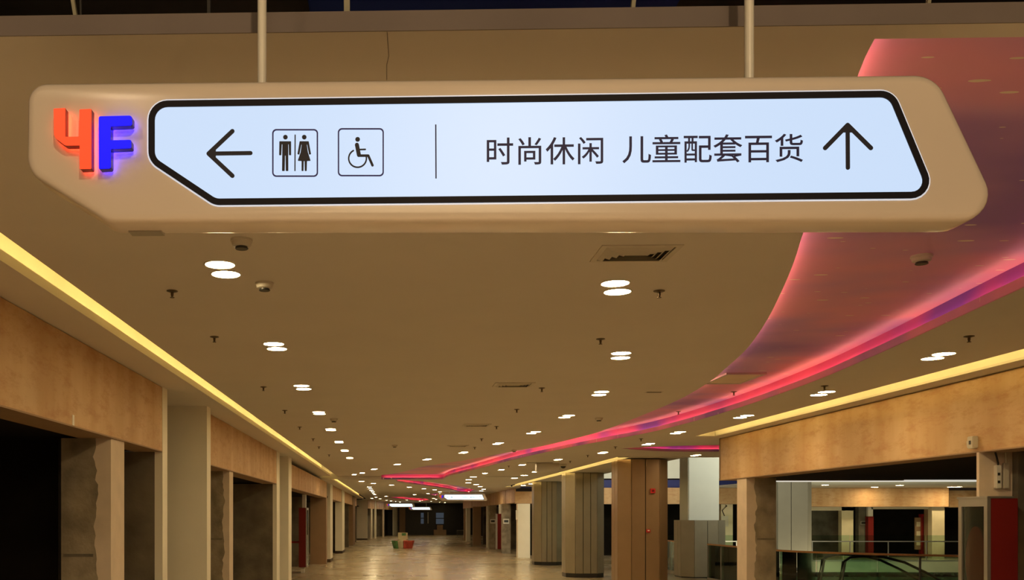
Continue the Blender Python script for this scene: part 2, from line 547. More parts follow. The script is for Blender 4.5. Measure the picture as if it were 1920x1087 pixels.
OV = smooth_path([tuple(at_z(x, y, ZL)[:2]) for x, y in [(1167, 840.5), (1205, 838.3), (1280, 835.3), (1350, 834.2)]], 4)
OV += [(7.6, 16.75), (8.6, 17.0), (9.0, 17.8), (8.3, 18.6), (7.4, 18.75)]
OV += smooth_path([tuple(at_z(x, y, ZL)[:2]) for x, y in [(1350, 846.6), (1255, 846), (1205, 843.4), (1180, 841.8)]], 4)
S2 = smooth_path([tuple(at_z(x, y, ZL)[:2]) for x, y in [(742, 899.3), (767, 900), (803, 903.5), (840, 908), (868, 912.5), (890, 918.2)]], 3)
S2 += smooth_path([tuple(at_z(x, y, ZL)[:2]) for x, y in [(880, 922.5), (862, 921.5), (840, 916.3), (787, 908.6), (745, 902.5)]], 3)
S3 = smooth_path([tuple(at_z(x, y, ZL)[:2]) for x, y in [(728, 932), (760, 931), (795, 933.2)]], 3)
S3 += smooth_path([tuple(at_z(x, y, ZL)[:2]) for x, y in [(806, 937), (790, 938.5), (760, 936)]], 3)
S4 = smooth_path([tuple(at_z(x, y, ZL)[:2]) for x, y in [(803, 927.2), (815, 925.2), (829, 924.6)]], 3)
S4 += smooth_path([tuple(at_z(x, y, ZL)[:2]) for x, y in [(829, 927), (815, 928.5)]], 3)
lipw = 0.022
RIN = offset_path(RIGHT, lipw)         # inner face of the lip (towards the ribbon)
mb = MB()                              # lower ceiling right of the ribbon
right_part = [*RIGHT, (RE, YS), (RE, 20.4), (13, 20.4), (13, 15.2), (RE, 15.2), (RE, RIGHT[0][1])]
mb.flat([right_part, OV], ZL, ZL + CT)
struct(mb.build('ceiling.001', PLASTER2))
mb = MB()                              # lower ceiling beyond the step
mb.flat([[(XE, YS), (RE, YS), (RE, 40.9), (5.6, 41), (6.8, YE), (-0.4, YE), (-2.3, 71), (XE, 68)], S2, S3, S4], ZL, ZL + CT)
struct(mb.build('ceiling.002', PLASTER2))
mb = MB()                              # riser between the two levels
mb.box(XW - 0.2, XE, YS - 0.01, YS + 0.012, ZL, ZC + 0.44)
mb.box(XE, -0.40, YS - 0.01, YS + 0.012, ZL, ZC + CT)
mb.box(1.70, RE, YS, YS + 0.012, ZL, ZL + 0.02)
struct(mb.build('trim_3', PLASTER2))
mb = MB()                              # edge bead along the end of the lower ceiling at the atrium
mb.box(RE, 13, 20.4, 20.43, ZL - 0.015, ZL + 0.10)
struct(mb.build('trim_4', WHITEMETAL))

mb = MB()                              # riser between the front strip and the lower ceiling on the right
mb.box(2.80, 6.0, LEFT[0][1] - 0.012, LEFT[0][1] - 0.002, ZL, ZC - 0.001)
mb.box(2.76, 2.80, LEFT[0][1] - 0.012, LEFT[0][1] + 0.2, ZL + CT, ZC)
struct(mb.build('trim_12', PLASTER2))

# left cove: soffit, lip and trough
for k, (ya, yb, zc) in enumerate([(Y0, YS - 0.1, ZC), (YS + 0.05, 68.0, ZL)]):
    mb = MB()
    mb.prism([[(XW - 0.7, zc), (XLIP, zc), (XLIP, zc + 0.062), (XLIP - 0.015, zc + 0.062), (XLIP - 0.015, zc + 0.02), (XW - 0.7, zc + 0.02)]],
             lambda x, y, t: (x, t, y), ya, yb)
    struct(mb.build('ceiling.%03d' % (3 + k), PLASTER))
    mb = MB()
    mb.box(XW - 0.0, XW + 0.02, ya, yb, zc + 0.02, zc + 0.42)
    mb.box(XW, XE + 0.02, ya, yb, zc + 0.42, zc + 0.44)
    mb.box(XE, XE + 0.02, ya, yb, zc + CT, zc + 0.42)
    struct(mb.build('trim_%d' % (5 + k), TROUGH))
    t = empty('cove_light', (XLIP - 0.07, (ya + yb) / 2, zc + 0.02))
    n = int((yb - ya) / 2.0)
    mb = MB()
    for i in range(n):
        a, b = ya + (yb - ya) * i / n, ya + (yb - ya) * (i + 1) / n - 0.06
        mb.box(-0.012, 0.012, a - (ya + yb) / 2, b - (ya + yb) / 2, 0.008, 0.024)
    mb.build('led_tape', COVE, t)
    MB().box(-0.018, 0.018, -(yb - ya) / 2, (yb - ya) / 2, 0, 0.008).build('mounting_strip', WHITEMETAL, t)
    tag(t, ['yellow cove light glowing in the long slot above the left shopfronts, near part', 'yellow cove light above the left shopfronts beyond the step in the ceiling'][k], 'cove light')

# right cove
mb = MB()
mb.box(RW, 8.2, 2.9, 15.2, ZL, ZL + 0.02)
struct(mb.build('ceiling.005', PLASTER2))
mb = MB()
mb.box(RW, RW + 0.02, 2.9, 15.2, ZL + 0.02, ZL + 0.30)
mb.box(RE - 0.25, RW + 0.02, 2.9, 15.2, ZL + 0.30, ZL + 0.32)
mb.box(RE - 0.25, RW + 0.3, 15.2, 15.22, ZL + CT, ZL + 0.32)
mb.box(RE - 0.25, RE - 0.23, 2.9, 15.2, ZL + CT, ZL + 0.30)
struct(mb.build('trim_7', TROUGH))
mb = MB()
mb.prism([[(RW, ZL), (6.25, ZL), (6.25, ZL + 0.02), (RW + 0.015, ZL + 0.02), (RW + 0.015, ZL + 0.05), (RW, ZL + 0.05)]], lambda x, y, t: (x, t, y), 20.45, 40.8)
struct(mb.build('ceiling.006', PLASTER2))
mb = MB()
mb.box(RW + 0.1, RW + 0.12, 20.45, 40.8, ZL + 0.02, ZL + 0.30)
mb.box(RE - 0.25, RW + 0.12, 20.45, 40.8, ZL + 0.30, ZL + 0.32)
mb.box(RE - 0.25, RW + 0.12, 20.43, 20.45, ZL + CT, ZL + 0.30)
mb.box(RE - 0.25, RE - 0.23, 20.45, 40.8, ZL + CT, ZL + 0.30)
struct(mb.build('trim_8', TROUGH))
mb = MB()
mb.box(RW, RW + 0.02, 41.5, 66, ZL + 0.02, ZL + 0.28)
mb.box(RE - 0.02, RW + 0.02, 41.5, 66, ZL + 0.28, ZL + 0.30)
struct(mb.build('trim_9', TROUGH))
for k, (ya, yb) in enumerate([(3.2, 15.1), (20.6, 40.6), (42, 62)]):
    t = empty('cove_light', (RE - 0.07, (ya + yb) / 2, ZL + CT))
    if k == 2: t.location.z = ZL + 0.06
    h = (yb - ya) / 2
    n = int(h)
    mb = MB()
    for i in range(n):
        mb.box(-0.012, 0.012, -h + 2 * h * i / n, -h + 2 * h * (i + 1) / n - 0.06, 0.008, 0.024)
    mb.build('led_tape', COVE, t)
    MB().box(-0.018, 0.018, -h, h, 0, 0.008).build('mounting_strip', WHITEMETAL, t)
    tag(t, ['yellow cove light glowing above the long board on the right', 'yellow cove light running above the clad columns',
            'yellow cove light above the far right shopfronts'][k], 'cove light')

# ------------------------------------------------------------------ printed ribbon in the ceiling
rb = empty('ceiling_mural', (0, 0, ZL))
tag(rb, 'pink and violet printed sky ribbon curving along the ceiling, lit from its edges', 'ceiling mural')


def dz(fn):                            # children are modelled in world height, their root sits at ZL
    o = fn; o.location.z -= ZL; return o


Lx = offset_path(LEFT, 0.16)           # panel tucked over the plaster edge
Lx = [(p[0] - 0.10, p[1]) for p in LEFT]
outer = [*Lx, (-0.45, YS + 0.06), (1.74, YS + 0.06), (1.72, YS), *[(p[0] + 0.05, p[1]) for p in reversed(RIGHT)]]
dz(MB().flat([outer], ZP, ZP + 0.012).build('printed_film', MURAL, rb))
dz(MB().wallstrip(offset_path(RIGHT, -0.045), ZL + CT, ZP + 0.01, -0.012).build('side_band', BANDM, rb))
dz(MB().wallstrip(RIGHT, ZL - 0.001, ZL + 0.058, lipw * 0.5).build('lip', MURAL, rb))
dz(MB().box(-0.42, 1.75, YS + 0.06, YS + 0.072, ZL + CT, ZP + 0.012).build('end_band', BANDM, rb))
dz(MB().box(-0.40, 1.69, YS - 0.012, YS + 0.004, ZL - 0.001, ZL + 0.058).build('lip', MURAL, rb))
tl = MB()
P = offset_path(RIGHT, -0.022)
for i in range(0, len(P) - 1):
    a, b = P[i], P[i + 1]
    tl.obox((a[0], a[1], ZL + 0.040), (b[0], b[1], ZL + 0.040), 0.012, 0.012)
dz(tl.build('led_tape', LEDPINK, rb))
tl = MB()
P = [(p[0] - 0.05, p[1]) for p in LEFT[:-4]]
for i in range(0, len(P) - 1):
    a, b = P[i], P[i + 1]
    tl.obox((a[0], a[1], ZC + CT + 0.008), (b[0], b[1], ZC + CT + 0.008), 0.012, 0.012)
dz(tl.build('led_tape', LEDPINK2, rb))
tl = MB()
tl.box(-0.3, 1.55, YS + 0.02, YS + 0.034, ZL + 0.026, ZL + 0.04)
dz(tl.build('led_tape', LEDPINK, rb))
hp = [at_z(x, y, ZP) for x, y in [(1362, 698.5), (1437, 698.5), (1392, 717), (1320, 717)]]
hx0, hx1, hy0, hy1 = hp[0].x, hp[1].x, hp[0].y, hp[2].y
hatch = empty('access_hatch', ((hx0 + hx1) / 2, (hy0 + hy1) / 2, ZP))
hw, hd = (hx1 - hx0) / 2, (hy1 - hy0) / 2
MB().box(-hw + 0.02, hw - 0.02, -hd + 0.02, hd - 0.02, -0.012, 0).build('panel', CREAM, hatch)
MB().flat([[(-hw, -hd), (hw, -hd), (hw, hd), (-hw, hd)], [(-hw + 0.025, -hd + 0.025), (-hw + 0.025, hd - 0.025), (hw - 0.025, hd - 0.025), (hw - 0.025, -hd + 0.025)]], -0.018, 0).build('frame', STEEL, hatch)
tag(hatch, 'cream rectangular access hatch set in the pink ceiling ribbon', 'access hatch')


def recess(loop, h, label, lamp=True):
    """a glowing pit in the lower ceiling: printed roof, printed sides, tape along the rim"""
    t = empty('ceiling_mural', (0, 0, ZL))
    area = sum(loop[i][0] * loop[(i + 1) % len(loop)][1] - loop[(i + 1) % len(loop)][0] * loop[i][1] for i in range(len(loop)))
    sg = 1 if area < 0 else -1         # outwards
    cl = list(loop) + [loop[0]]
    ob = offset_path(cl, 0.05 * sg)
    dz(MB().wallstrip(ob, ZL + CT, ZL + h, 0.01 * sg).build('side_band', BANDM, t))
    dz(MB().flat([ob[:-1]], ZL + h, ZL + h + 0.01).build('printed_film', MURAL, t))
    dz(MB().wallstrip(cl, ZL - 0.001, ZL + 0.05, 0.01 * sg).build('lip', MURAL, t))
    tp = offset_path(cl, 0.03 * sg)
    m = MB()
    for i in range(len(tp) - 1):
        m.obox((*tp[i], ZL + CT + 0.014), (*tp[i + 1], ZL + CT + 0.014), 0.012, 0.012)
    dz(m.build('led_tape', LEDPINK, t))
    tag(t, label, 'ceiling mural')


recess(OV, 0.16, 'pink glowing oval recess in the lower ceiling above the brown column')
recess(S2, 0.16, 'pink glowing ribbon in the ceiling just beyond the step, above the hanging sign')
recess(S3, 0.16, 'thin pink ribbon far down the ceiling above the two farthest signs')
recess(S4, 0.16, 'short pink streak in the far ceiling behind the nearer far sign')

# ------------------------------------------------------------------ overhead: dark space above the front edge
struct(MB().box(-10, 14, -6, 14, 4.75, 4.95).build('ceiling.007', DARKSLAB))
struct(MB().box(-10, 14, 7.5, 7.7, ZC + 0.5, 4.75).build('wall_back.001', DARKSLAB))
BR = [(127, 0, 148, 21, 0.014, GREYSTEEL, 'pale steel hanger leaning over the ceiling edge at far left'),
      (150, 0, 153, 20, 0.007, DARKSTEEL, 'thin dark hanger beside the leaning steel one at far left'),
      (392, 0, 392, 24, 0.013, DARKSTEEL, 'short dark hanger above the ceiling edge, left of the white rod'),
      (650, 0, 651, 19, 0.024, GREYSTEEL, 'yellowish steel hanger above the middle of the sign'),
      (1196, 0, 1182, 12, 0.016, GREYSTEEL, 'slanting steel hanger above the ceiling edge, left of the second rod'),
      (1752, 0, 1735, 6, 0.013, GREYSTEEL, 'slanting steel hanger above the pink ceiling corner')]
for xa, ya, xb, yb, w, m, lab in BR:
    p = at_y(xb, yb, Y0 + 0.05); p.z = ZC + 0.014
    q = at_y(xa, ya, Y0 + 0.05)
    q2 = p + (q - p) * ((4.75 - p.z) / (q.z - p.z)); q2.x = p.x + (q.x - p.x) * 8
    t = empty('ceiling_hanger', p)
    MB().obox((0, 0, 0.006), q2 - p, w, w * 0.7).build('rod', m, t)
    MB().box(-w, w, -w, w, 0, 0.006).build('foot_plate', m, t)
    tag(t, lab, 'hanger')
dq = at_y(925, 4, 5.2)
t = MB().box(-1.0, 1.0, -0.12, 0.12, 0, 0.28).build('air_duct', DUCTBLUE, origin=None, bevel=0.01)
t.location = (dq.x, 5.2, dq.z - 0.01)
tag(t, 'dark blue duct lying above the ceiling edge between the two rods', 'duct')
for xx in (-0.8, 0.8):
    MB().box(xx - 0.006, xx + 0.006, -0.006, 0.006, 0.28, 4.75 - t.location.z).build('hanger_strap', DARKSTEEL, t)

# ------------------------------------------------------------------ hanging signs
YF = 2.5                               # plane of the big sign's face


def sp2(px, py, y=YF):
    p = at_y(px, py, y); return (p.x, p.z)


def round_poly(pts, radii, n=6):
    """2D polygon with each corner rounded by its own radius"""
    out = []
    m = len(pts)
    for i in range(m):
        a, b, c = Vector(pts[i - 1]), Vector(pts[i]), Vector(pts[(i + 1) % m])
        u, w = (a - b).normalized(), (c - b).normalized()
        ang = u.angle(w)
        r = radii[i] if isinstance(radii, (list, tuple)) else radii
        if r <= 0: out.append(tuple(b)); continue
        d = min(r / math.tan(ang / 2), (a - b).length * 0.48, (c - b).length * 0.48)
        r = d * math.tan(ang / 2)
        cen = b + (u + w).normalized() * (r / sin(ang / 2))
        s, e = b + u * d, b + w * d
        a0, a1 = atan2(s.y - cen.y, s.x - cen.x), atan2(e.y - cen.y, e.x - cen.x)
        while a1 - a0 > pi: a1 -= 2 * pi
        while a1 - a0 < -pi: a1 += 2 * pi
        for k in range(n + 1):
            t = a0 + (a1 - a0) * k / n
            out.append((cen.x + r * cos(t), cen.y + r * sin(t)))
    return out


def inset(pts, t):
    m = len(pts); out = []
    area = sum(pts[i][0] * pts[(i + 1) % m][1] - pts[(i + 1) % m][0] * pts[i][1] for i in range(m))
    s = 1 if area > 0 else -1
    for i in range(m):
        a, b, c = Vector(pts[i - 1]), Vector(pts[i]), Vector(pts[(i + 1) % m])
        d1, d2 = (b - a).normalized(), (c - b).normalized()
        n1, n2 = Vector((-d1.y, d1.x)) * s, Vector((-d2.y, d2.x)) * s
        q = (n1 + n2)
        out.append(tuple(b + q * (t / max(0.3, q.dot(n1)))))
    return out


SX, SZ = sp2(960, 290)                 # sign origin
body_pts = [sp2(50, 154), sp2(1758, 137), sp2(1889, 412), sp2(200, 414), sp2(48, 320)]
body_rad = [0.05, 0.085, 0.07, 0.06, 0.07]
frame_pts = [sp2(279, 190), sp2(1674, 171), sp2(1757, 372), sp2(402, 385), sp2(279, 303)]
frame_rad = [0.05, 0.05, 0.045, 0.05, 0.05]


def rel(pts):
    return [(p[0] - SX, p[1] - SZ) for p in pts]


def fmap(x, y, t):
    return (x, t, y)


def stroke(path, w, closed=False, cap=True):
    """2D outline pieces of a thick line, as list of loops"""
    loops = []
    n = len(path)
    for i in range(n if closed else n - 1):
        a, b = Vector(path[i]), Vector(path[(i + 1) % n])
        d = (b - a).normalized(); q = Vector((-d.y, d.x)) * (w / 2)
        loops.append([tuple(a + q), tuple(a - q), tuple(b - q), tuple(b + q)])
    pts = path if (closed or cap) else path[1:-1]
    for p in pts:
        loops.append([(p[0] + w / 2 * cos(2 * pi * k / 14), p[1] + w / 2 * sin(2 * pi * k / 14)) for k in range(14)])
    return loops


def inkmesh(loops_list, t0=-0.0028, t1=-0.0016):
    m = MB()
    for i, l in enumerate(loops_list):
        ls = l if isinstance(l[0][0], (tuple, list)) else [l]
        e = 0.00002 * (i % 12)         # keep overlapping pieces of one mark from sharing a plane
        m.prism([[(p[0], p[1]) for p in q] for q in ls], fmap, t0 - e, t1)
    return m


def circ(cx, cy, r, n=20):
    return [(cx + r * cos(2 * pi * k / n), cy + r * sin(2 * pi * k / n)) for k in range(n)]


K = YF / F                             # metres per pixel on the face


def R(px, py):
    p = sp2(px, py); return (p[0] - SX, p[1] - SZ)


def box_outline(px0, py0, px1, py1, w):
    o = round_poly([R(px0, py0), R(px1, py0), R(px1, py1), R(px0, py1)], 0.011)
    i = round_poly([R(px0 + w, py0 + w), R(px1 - w, py0 + w), R(px1 - w, py1 - w), R(px0 + w, py1 - w)], 0.008)
    return [o, i]


def textmesh(body, pxs, sizes):
    """each character set in its own cell; returns one builder per phrase"""
    m = MB()
    for ch, (cx, cy) in zip(body, pxs):
        cu = bpy.data.curves.new('glyph', 'FONT'); cu.body = ch
        cu.resolution_u = 4; cu.offset = 0.006
        ob = bpy.data.objects.new('glyph', cu); C.objects.link(ob)
        dg = bpy.context.evaluated_depsgraph_get()
        me = bpy.data.meshes.new_from_object(ob.evaluated_get(dg))
        xs = [v.co.x for v in me.vertices]; ys = [v.co.y for v in me.vertices]
        mx, my = 0.5, 0.38
        c0 = R(cx, cy)
        s = sizes * K
        vs = [(c0[0] + (v.co.x - mx) * s, -0.0024, c0[1] + (v.co.y - my) * s) for v in me.vertices]
        m.add(vs, [tuple(p.vertices) for p in me.polygons])
        bpy.data.objects.remove(ob); bpy.data.curves.remove(cu); bpy.data.meshes.remove(me)
    return m


def make_sign(detail=True, scr=SCREEN):
    root = empty('hanging_sign', (SX, YF, SZ))
    bp = round_poly(rel(body_pts), body_rad, 8)
    TH = 0.135
    # casing: rounded rim built as rings
    m = MB()
    prof = [(0.022, 0.0), (0.009, 0.003), (0.002, 0.010), (0.0, 0.022), (0.0, TH - 0.03), (0.004, TH - 0.014), (0.02, TH)]
    n = len(bp)
    rings = []
    for ins, t in prof:
        ring = inset(bp, ins) if ins else bp
        rings.append([(x, t, y) for x, y in ring])
    vs = [p for r in rings for p in r]
    fs = []
    for i in range(len(rings) - 1):
        for k in range(n):
            fs.append((i * n + k, i * n + (k + 1) % n, (i + 1) * n + (k + 1) % n, (i + 1) * n + k))
    m.add(vs, fs)
    front, back = rings[0], rings[-1]
    for rg in (front, back):
        tris = tessellate_polygon([[Vector((p[0], p[2], 0)) for p in rg]])
        m.add(rg, [tuple(t) for t in tris])
    m.build('casing', CASING, root, smooth=True)
    fp = round_poly(rel(frame_pts), frame_rad, 7)
    rim = inset(fp, -0.004)
    MB().prism([rim, fp], fmap, -0.0016, 0.001).build('light_rim', RIMGLOW, root)
    ip = inset(fp, 0.0165)
    MB().prism([fp, ip], fmap, -0.0045, 0.001).build('black_frame', FRAMEBLACK, root)
    sp_ = MB().prism([ip], fmap, -0.0015, 0.001).build('screen', scr, root)

    # arrows
    w = 8.2 * K
    a = MB()
    aw = inkmesh(stroke([R(436, 246.5), R(391.5, 288.5), R(436, 330)], w * 1.0) + stroke([R(395, 288.5), R(470, 287.5)], 7.6 * K)
                 + [[R(390, 288.5), R(405, 275), R(405, 302)]])
    aw.build('left_arrow', INK, sp_)
    inkmesh(stroke([R(1546.5, 278), R(1588.5, 235), R(1632, 278)], w) + stroke([R(1588.5, 238), R(1589, 315)], 7.6 * K)
            + [[R(1588.5, 233), R(1603, 249), R(1574, 249)]]).build('up_arrow', INK, sp_)
    inkmesh(stroke([R(817, 234), R(817.5, 335)], 2.4 * K, cap=False)).build('divider_line', INKBLUE, sp_)
    # washroom pictogram: one rounded box, two figures and a line between
    inkmesh([box_outline(510.5, 242.5, 596.5, 332, 2.6)]).build('pictogram_border', INKBORDER, sp_)
    L = [circ(*R(535.3, 257.7), 4.3 * K)]
    L += [round_poly([R(524, 265.5), R(546, 265.5), R(546, 291.5), R(542, 291.5), R(541.4, 271), R(540.6, 271), R(540.8, 321), R(536, 321), R(535.6, 292),
                      R(534.6, 292), R(534, 321), R(529, 321), R(529.6, 271), R(528.6, 271), R(527.6, 291.5), R(523.6, 291.5)], 0.0012, 2)]
    L += stroke([R(553.6, 253), R(553.2, 321)], 2.2 * K, cap=False)
    L += [circ(*R(570.6, 257.7), 4.3 * K)]
    L += [round_poly([R(562, 265.5), R(579, 265.5), R(583.4, 289.5), R(579.8, 290.5), R(576, 271.5), R(575.4, 271.5), R(577.5, 286), R(582.6, 302), R(575.8, 302.3),
                      R(575.2, 321), R(571.6, 321), R(571.2, 302.3), R(569.7, 302.3), R(569.2, 321), R(565.6, 321), R(565.6, 302.3), R(558.4, 302), R(563.8, 286), R(565.8, 271.5),
                      R(565.2, 271.5), R(561.4, 290.5), R(557.8, 289.5)], 0.0012, 2)]
    inkmesh(L).build('washroom_pictogram', INK, sp_)
    # wheelchair pictogram
    inkmesh([box_outline(633.5, 240.8, 719.8, 331, 2.6)]).build('pictogram_border', INKBORDER, sp_)
    L = [circ(*R(670.6, 261.8), 4.4 * K)]
    L += stroke([R(669.3, 272), R(673, 291)], 7.6 * K) + stroke([R(673, 292.3), R(690.5, 292.3), R(698.5, 310.5)], 4.6 * K) + stroke([R(672, 281), R(685, 280.6)], 2.8 * K)
    arc = []
    c0 = (670.5, 297.5)
    for k in range(0, 29):
        t = radians(118 + k * (258) / 28)
        arc.append(R(c0[0] + 16.6 * cos(t), c0[1] - 16.6 * sin(t)))
    L += stroke(arc, 2.8 * K)
    inkmesh(L).build('wheelchair_pictogram', INK, sp_)
    # lettering
    tm = textmesh('时尚休闲', [(936, 284.0), (993, 283.5), (1050, 283), (1107, 282.6)], 55)
    tm.build('lettering', INKBLUE, sp_)
    tm = textmesh('儿童配套百货', [(1193.5, 280.0), (1249, 279.6), (1307, 279.2), (1364, 278.8), (1421.5, 278.4), (1479, 278)], 56)
    tm.build('lettering', INKBLUE, sp_)

    # lit letters standing off the casing
    yl = 0.036                         # front face in front of the casing
    ys = YF - yl
    Q = lambda x, y: (at_y(x, y, ys).x - SX, at_y(x, y, ys).z - SZ)
    four = round_poly([Q(100, 203), Q(122.5, 202), Q(122.5, 256), Q(147.5, 255.5), Q(148.5, 204.5), Q(171.5, 203.5), Q(171.5, 316.5), Q(149, 317), Q(149, 272.5),
                       Q(122, 273), Q(101, 257)], [0.003, 0.002, 0.002, 0.002, 0.003, 0.003, 0.003, 0.003, 0.001, 0.016, 0.02], 5)
    eff = round_poly([Q(184.5, 217.5), Q(247.5, 216), Q(248, 235.5), Q(207.5, 237), Q(207.5, 262.5), Q(246, 261.5), Q(246.5, 278), Q(208, 279.5), Q(208, 316),
                      Q(185, 317)], [0.006, 0.008, 0.006, 0.002, 0.002, 0.005, 0.005, 0.002, 0.006, 0.004], 4)
    for nm, poly, fm, sm, bmt in (('numeral', four, REDLIT, REDSIDE, REDBACK), ('letter', eff, BLUELIT, BLUESIDE, BLUEBACK)):
        lt = MB().prism([poly], fmap, -yl + 0.002, -0.012).build(nm, sm, root)
        MB().prism([inset(poly, 0.0006)], fmap, -yl, -yl + 0.0018).build('lit_face', fm, lt)
        MB().prism([inset(poly, 0.004)], fmap, -0.0118, -0.0085).build('back_light', bmt, lt)
    # underside cover plate and end cap
    u0, u1 = at_y(238, 437, YF + 0.07).x - SX, at_y(300, 437, YF + 0.07).x - SX
    zb_ = rel(body_pts)[3][1]
    MB().box(u0, u1, 0.085, 0.125, zb_ - 0.004, zb_ + 0.004).build('cover_plate', ALU, root)
    for px in (484.5, 1423.5):
        x, z = R(px, 148)
        rd = MB().lathe([(0.0122, 0), (0.0122, 4.75 - SZ - z)], 18, (x, 0.07, z)).build('hanger_rod', WHITEMETAL, root, smooth=True)
        MB().lathe([(0.03, 4.75 - SZ - 0.02), (0.03, 4.75 - SZ)], 18, (x, 0.07, 0)).build('ceiling_cap', WHITEMETAL, rd)
    return root


sign = make_sign()
tag(sign, 'large white lit hanging direction sign with red and blue 4F', 'sign')


def far_sign(px, py, y, scale, label):
    """a farther sign of the same make, marks too small to read"""
    p = at_y(px, py, y)
    r = sign.copy(); C.objects.link(r)
    r.location = p
    r.scale = (scale,) * 3
    for ch in list(sign.children):
        if ch.name.startswith(('light_rim', 'cover')): continue
        if ch.name.startswith('hanger_rod'):
            x, z = R(484.5 if ch.name == 'hanger_rod' else 1423.5, 148)
            MB().lathe([(0.02, 0), (0.02, (ZL - p.z) / scale - z)], 8, (x, 0.07, z)).build('hanger_rod', WHITEMETAL, r)
            continue
        c = ch.copy(); C.objects.link(c); c.parent = r
        if ch.name.startswith('screen'):
            c.data = ch.data.copy(); c.data.materials[0] = SCREENFAR
        for g in list(ch.children):
            if g.name.startswith('back_light'): continue
            d = g.copy(); C.objects.link(d); d.parent = c
    tag(r, label, 'sign', 'white lit signs hanging along the far corridor')
    return r


far_sign(868, 932.2, 48.5, 1.0, 'nearer white lit sign hanging far down the corridor by the right shops')
far_sign(751, 947.2, 82, 1.0, 'small lit sign hanging far away in front of the left end of the dark wall')
far_sign(788.5, 953.2, 86, 0.83, 'smallest lit sign hanging lowest in front of the dark end wall')

# ------------------------------------------------------------------ ceiling fittings
proto = empty('downlight', (0, 0, -50))
MB().lathe([(0.088, 0), (0.088, -0.003), (0.080, -0.006), (0.0775, -0.002), (0.0775, 0.0)], 28).build('trim_ring', WHITEMETAL, proto, smooth=True)
MB().lathe([(0.0765, -0.0005), (0.0765, -0.003), (0.06, -0.0042)], 28).build('lens', LENS, proto, smooth=True)
first_lamp = [True]


def lamp(p, label, group, scale=None):
    global proto
    if first_lamp[0]:
        o = proto; o.location = p; first_lamp[0] = False
    else:
        o = dup(proto, p)
    if scale: o.scale = scale
    tag(o, label, 'ceiling light', group)


def pair(px1, px2, z, lab, group):
    a, b = at_z(*px1, z), at_z(*px2, z)
    near, far = (a, b) if a.y < b.y else (b, a)
    mid, d = (near + far) / 2, (far - near)
    if mid.y > 31.3 and z == ZC: mid.y = 31.3
    if d.length < 0.19: d = d.normalized() * 0.2
    if d.length > 0.3: d = d.normalized() * 0.26
    lamp(mid - d / 2, 'near round lamp of ' + lab, group)
    lamp(mid + d / 2, 'far round lamp of ' + lab, group)


left_row = [((412.5, 495), (423.5, 513)), ((513.3, 644), (519.5, 653)), ((565, 722.5), (569.5, 728.5)), ((597.3, 771.8), (599.2, 775.2)), ((619.6, 803.6), (620.6, 806)),
            ((635.2, 827.2), (635.8, 829)), ((646.2, 843.4), (646.8, 845)), ((655.5, 857.4), (655.9, 858.8))]
for i, (a, b) in enumerate(left_row):
    pair(a, b, ZC, 'the %s pair in the straight left ceiling row' % ORD[i], 'downlights in the left ceiling row')
mid_row = [((1153.5, 530), (1157.5, 546)), ((1164.5, 661.3), (1163.5, 670)), ((1128, 733.8), (1122.8, 739.5)), ((1066.5, 778.2), (1058, 781.8)), ((1004.5, 808.8), (996, 811.8)),
           ((937, 829.6), (930.5, 832)), ((873, 846.5), (865, 849.4)), ((804, 859.8), (797.5, 861.6)), ((747, 869.4), (742.5, 871)), ((703.5, 878.2), (700, 879.7)),
           ((679.6, 885.4), (678.2, 887)), ((667.4, 891.6), (667.0, 893.2))]
for i, (a, b) in enumerate(mid_row):
    pair(a, b, ZC, 'the %s pair in the row bending beside the pink ribbon' % ORD[i], 'downlights following the left edge of the pink ribbon')
low_row = [((1769.5, 662.5), (1748.5, 671)), ((1550, 733.8), (1535, 739.5)), ((1401, 778.3), (1387.5, 782.3)), ((1277, 808.6), (1265, 812.4)), ((1222.5, 830), (1208.5, 834)),
           ((1133.5, 847), (1127.5, 849.2)), ((1308, 852.2), (1301, 854)), ((1048.5, 860.4), (1044, 862)), ((980.5, 870.2), (977.5, 871.8)), ((941, 879.6), (939, 881)),
           ((1004, 883.4), (1001.5, 885)), ((910, 886), (908.4, 887.6))]
for i, (a, b) in enumerate(low_row):
    pair(a, b, ZL, 'the %s pair on the lower ceiling right of the ribbon' % ORD[i], 'downlights on the lower right ceiling')
far_pts = [(887.6, 893.5), (965, 896), (983, 890.7), (878.5, 899), (678, 902), (700, 906), (734, 909), (767.5, 913), (795, 916), (815, 918), (825, 921.5), (802.5, 925), (777, 927),
           (692.5, 912.5), (694.5, 916), (696.5, 919), (698.5, 921.8), (700.5, 924.4), (702.5, 926.7), (724, 930), (878.2, 904.5), (893, 908), (900, 912), (906.7, 916.7), (903, 920),
           (813, 934), (818, 935.5), (725, 937.5), (733, 938.7), (742, 939.7), (750, 940.8), (763, 937), (787, 938.7), (808, 939.7), (824, 941), (834, 942), (698, 934), (705, 931.7),
           (713, 934.7), (981, 909.5), (996, 906.8)]
fl = []
for x, y in far_pts:
    q = at_z(x, y, ZL)
    if q.y > YE - 0.6: q = q + (Vector((0, 0, ZL)) - q) * 0
    if q.y > YE - 0.6:
        s = (YE - 1.5) / q.y; q = Vector((q.x * s, q.y * s, ZL))
    fl.append(q)
for q in fl:
    side = 'left' if q.x < 1.2 else 'right'
    dist = 'just past the ceiling step' if q.y < 46 else ('past the nearer far sign' if q.y < 62 else 'near the dark end wall')
    lamp(q, 'tiny glowing downlight %s, %s half of the corridor ceiling' % (dist, side), 'far downlights %s, %s half' % (dist, side), (1.35, 1.6, 1.0))

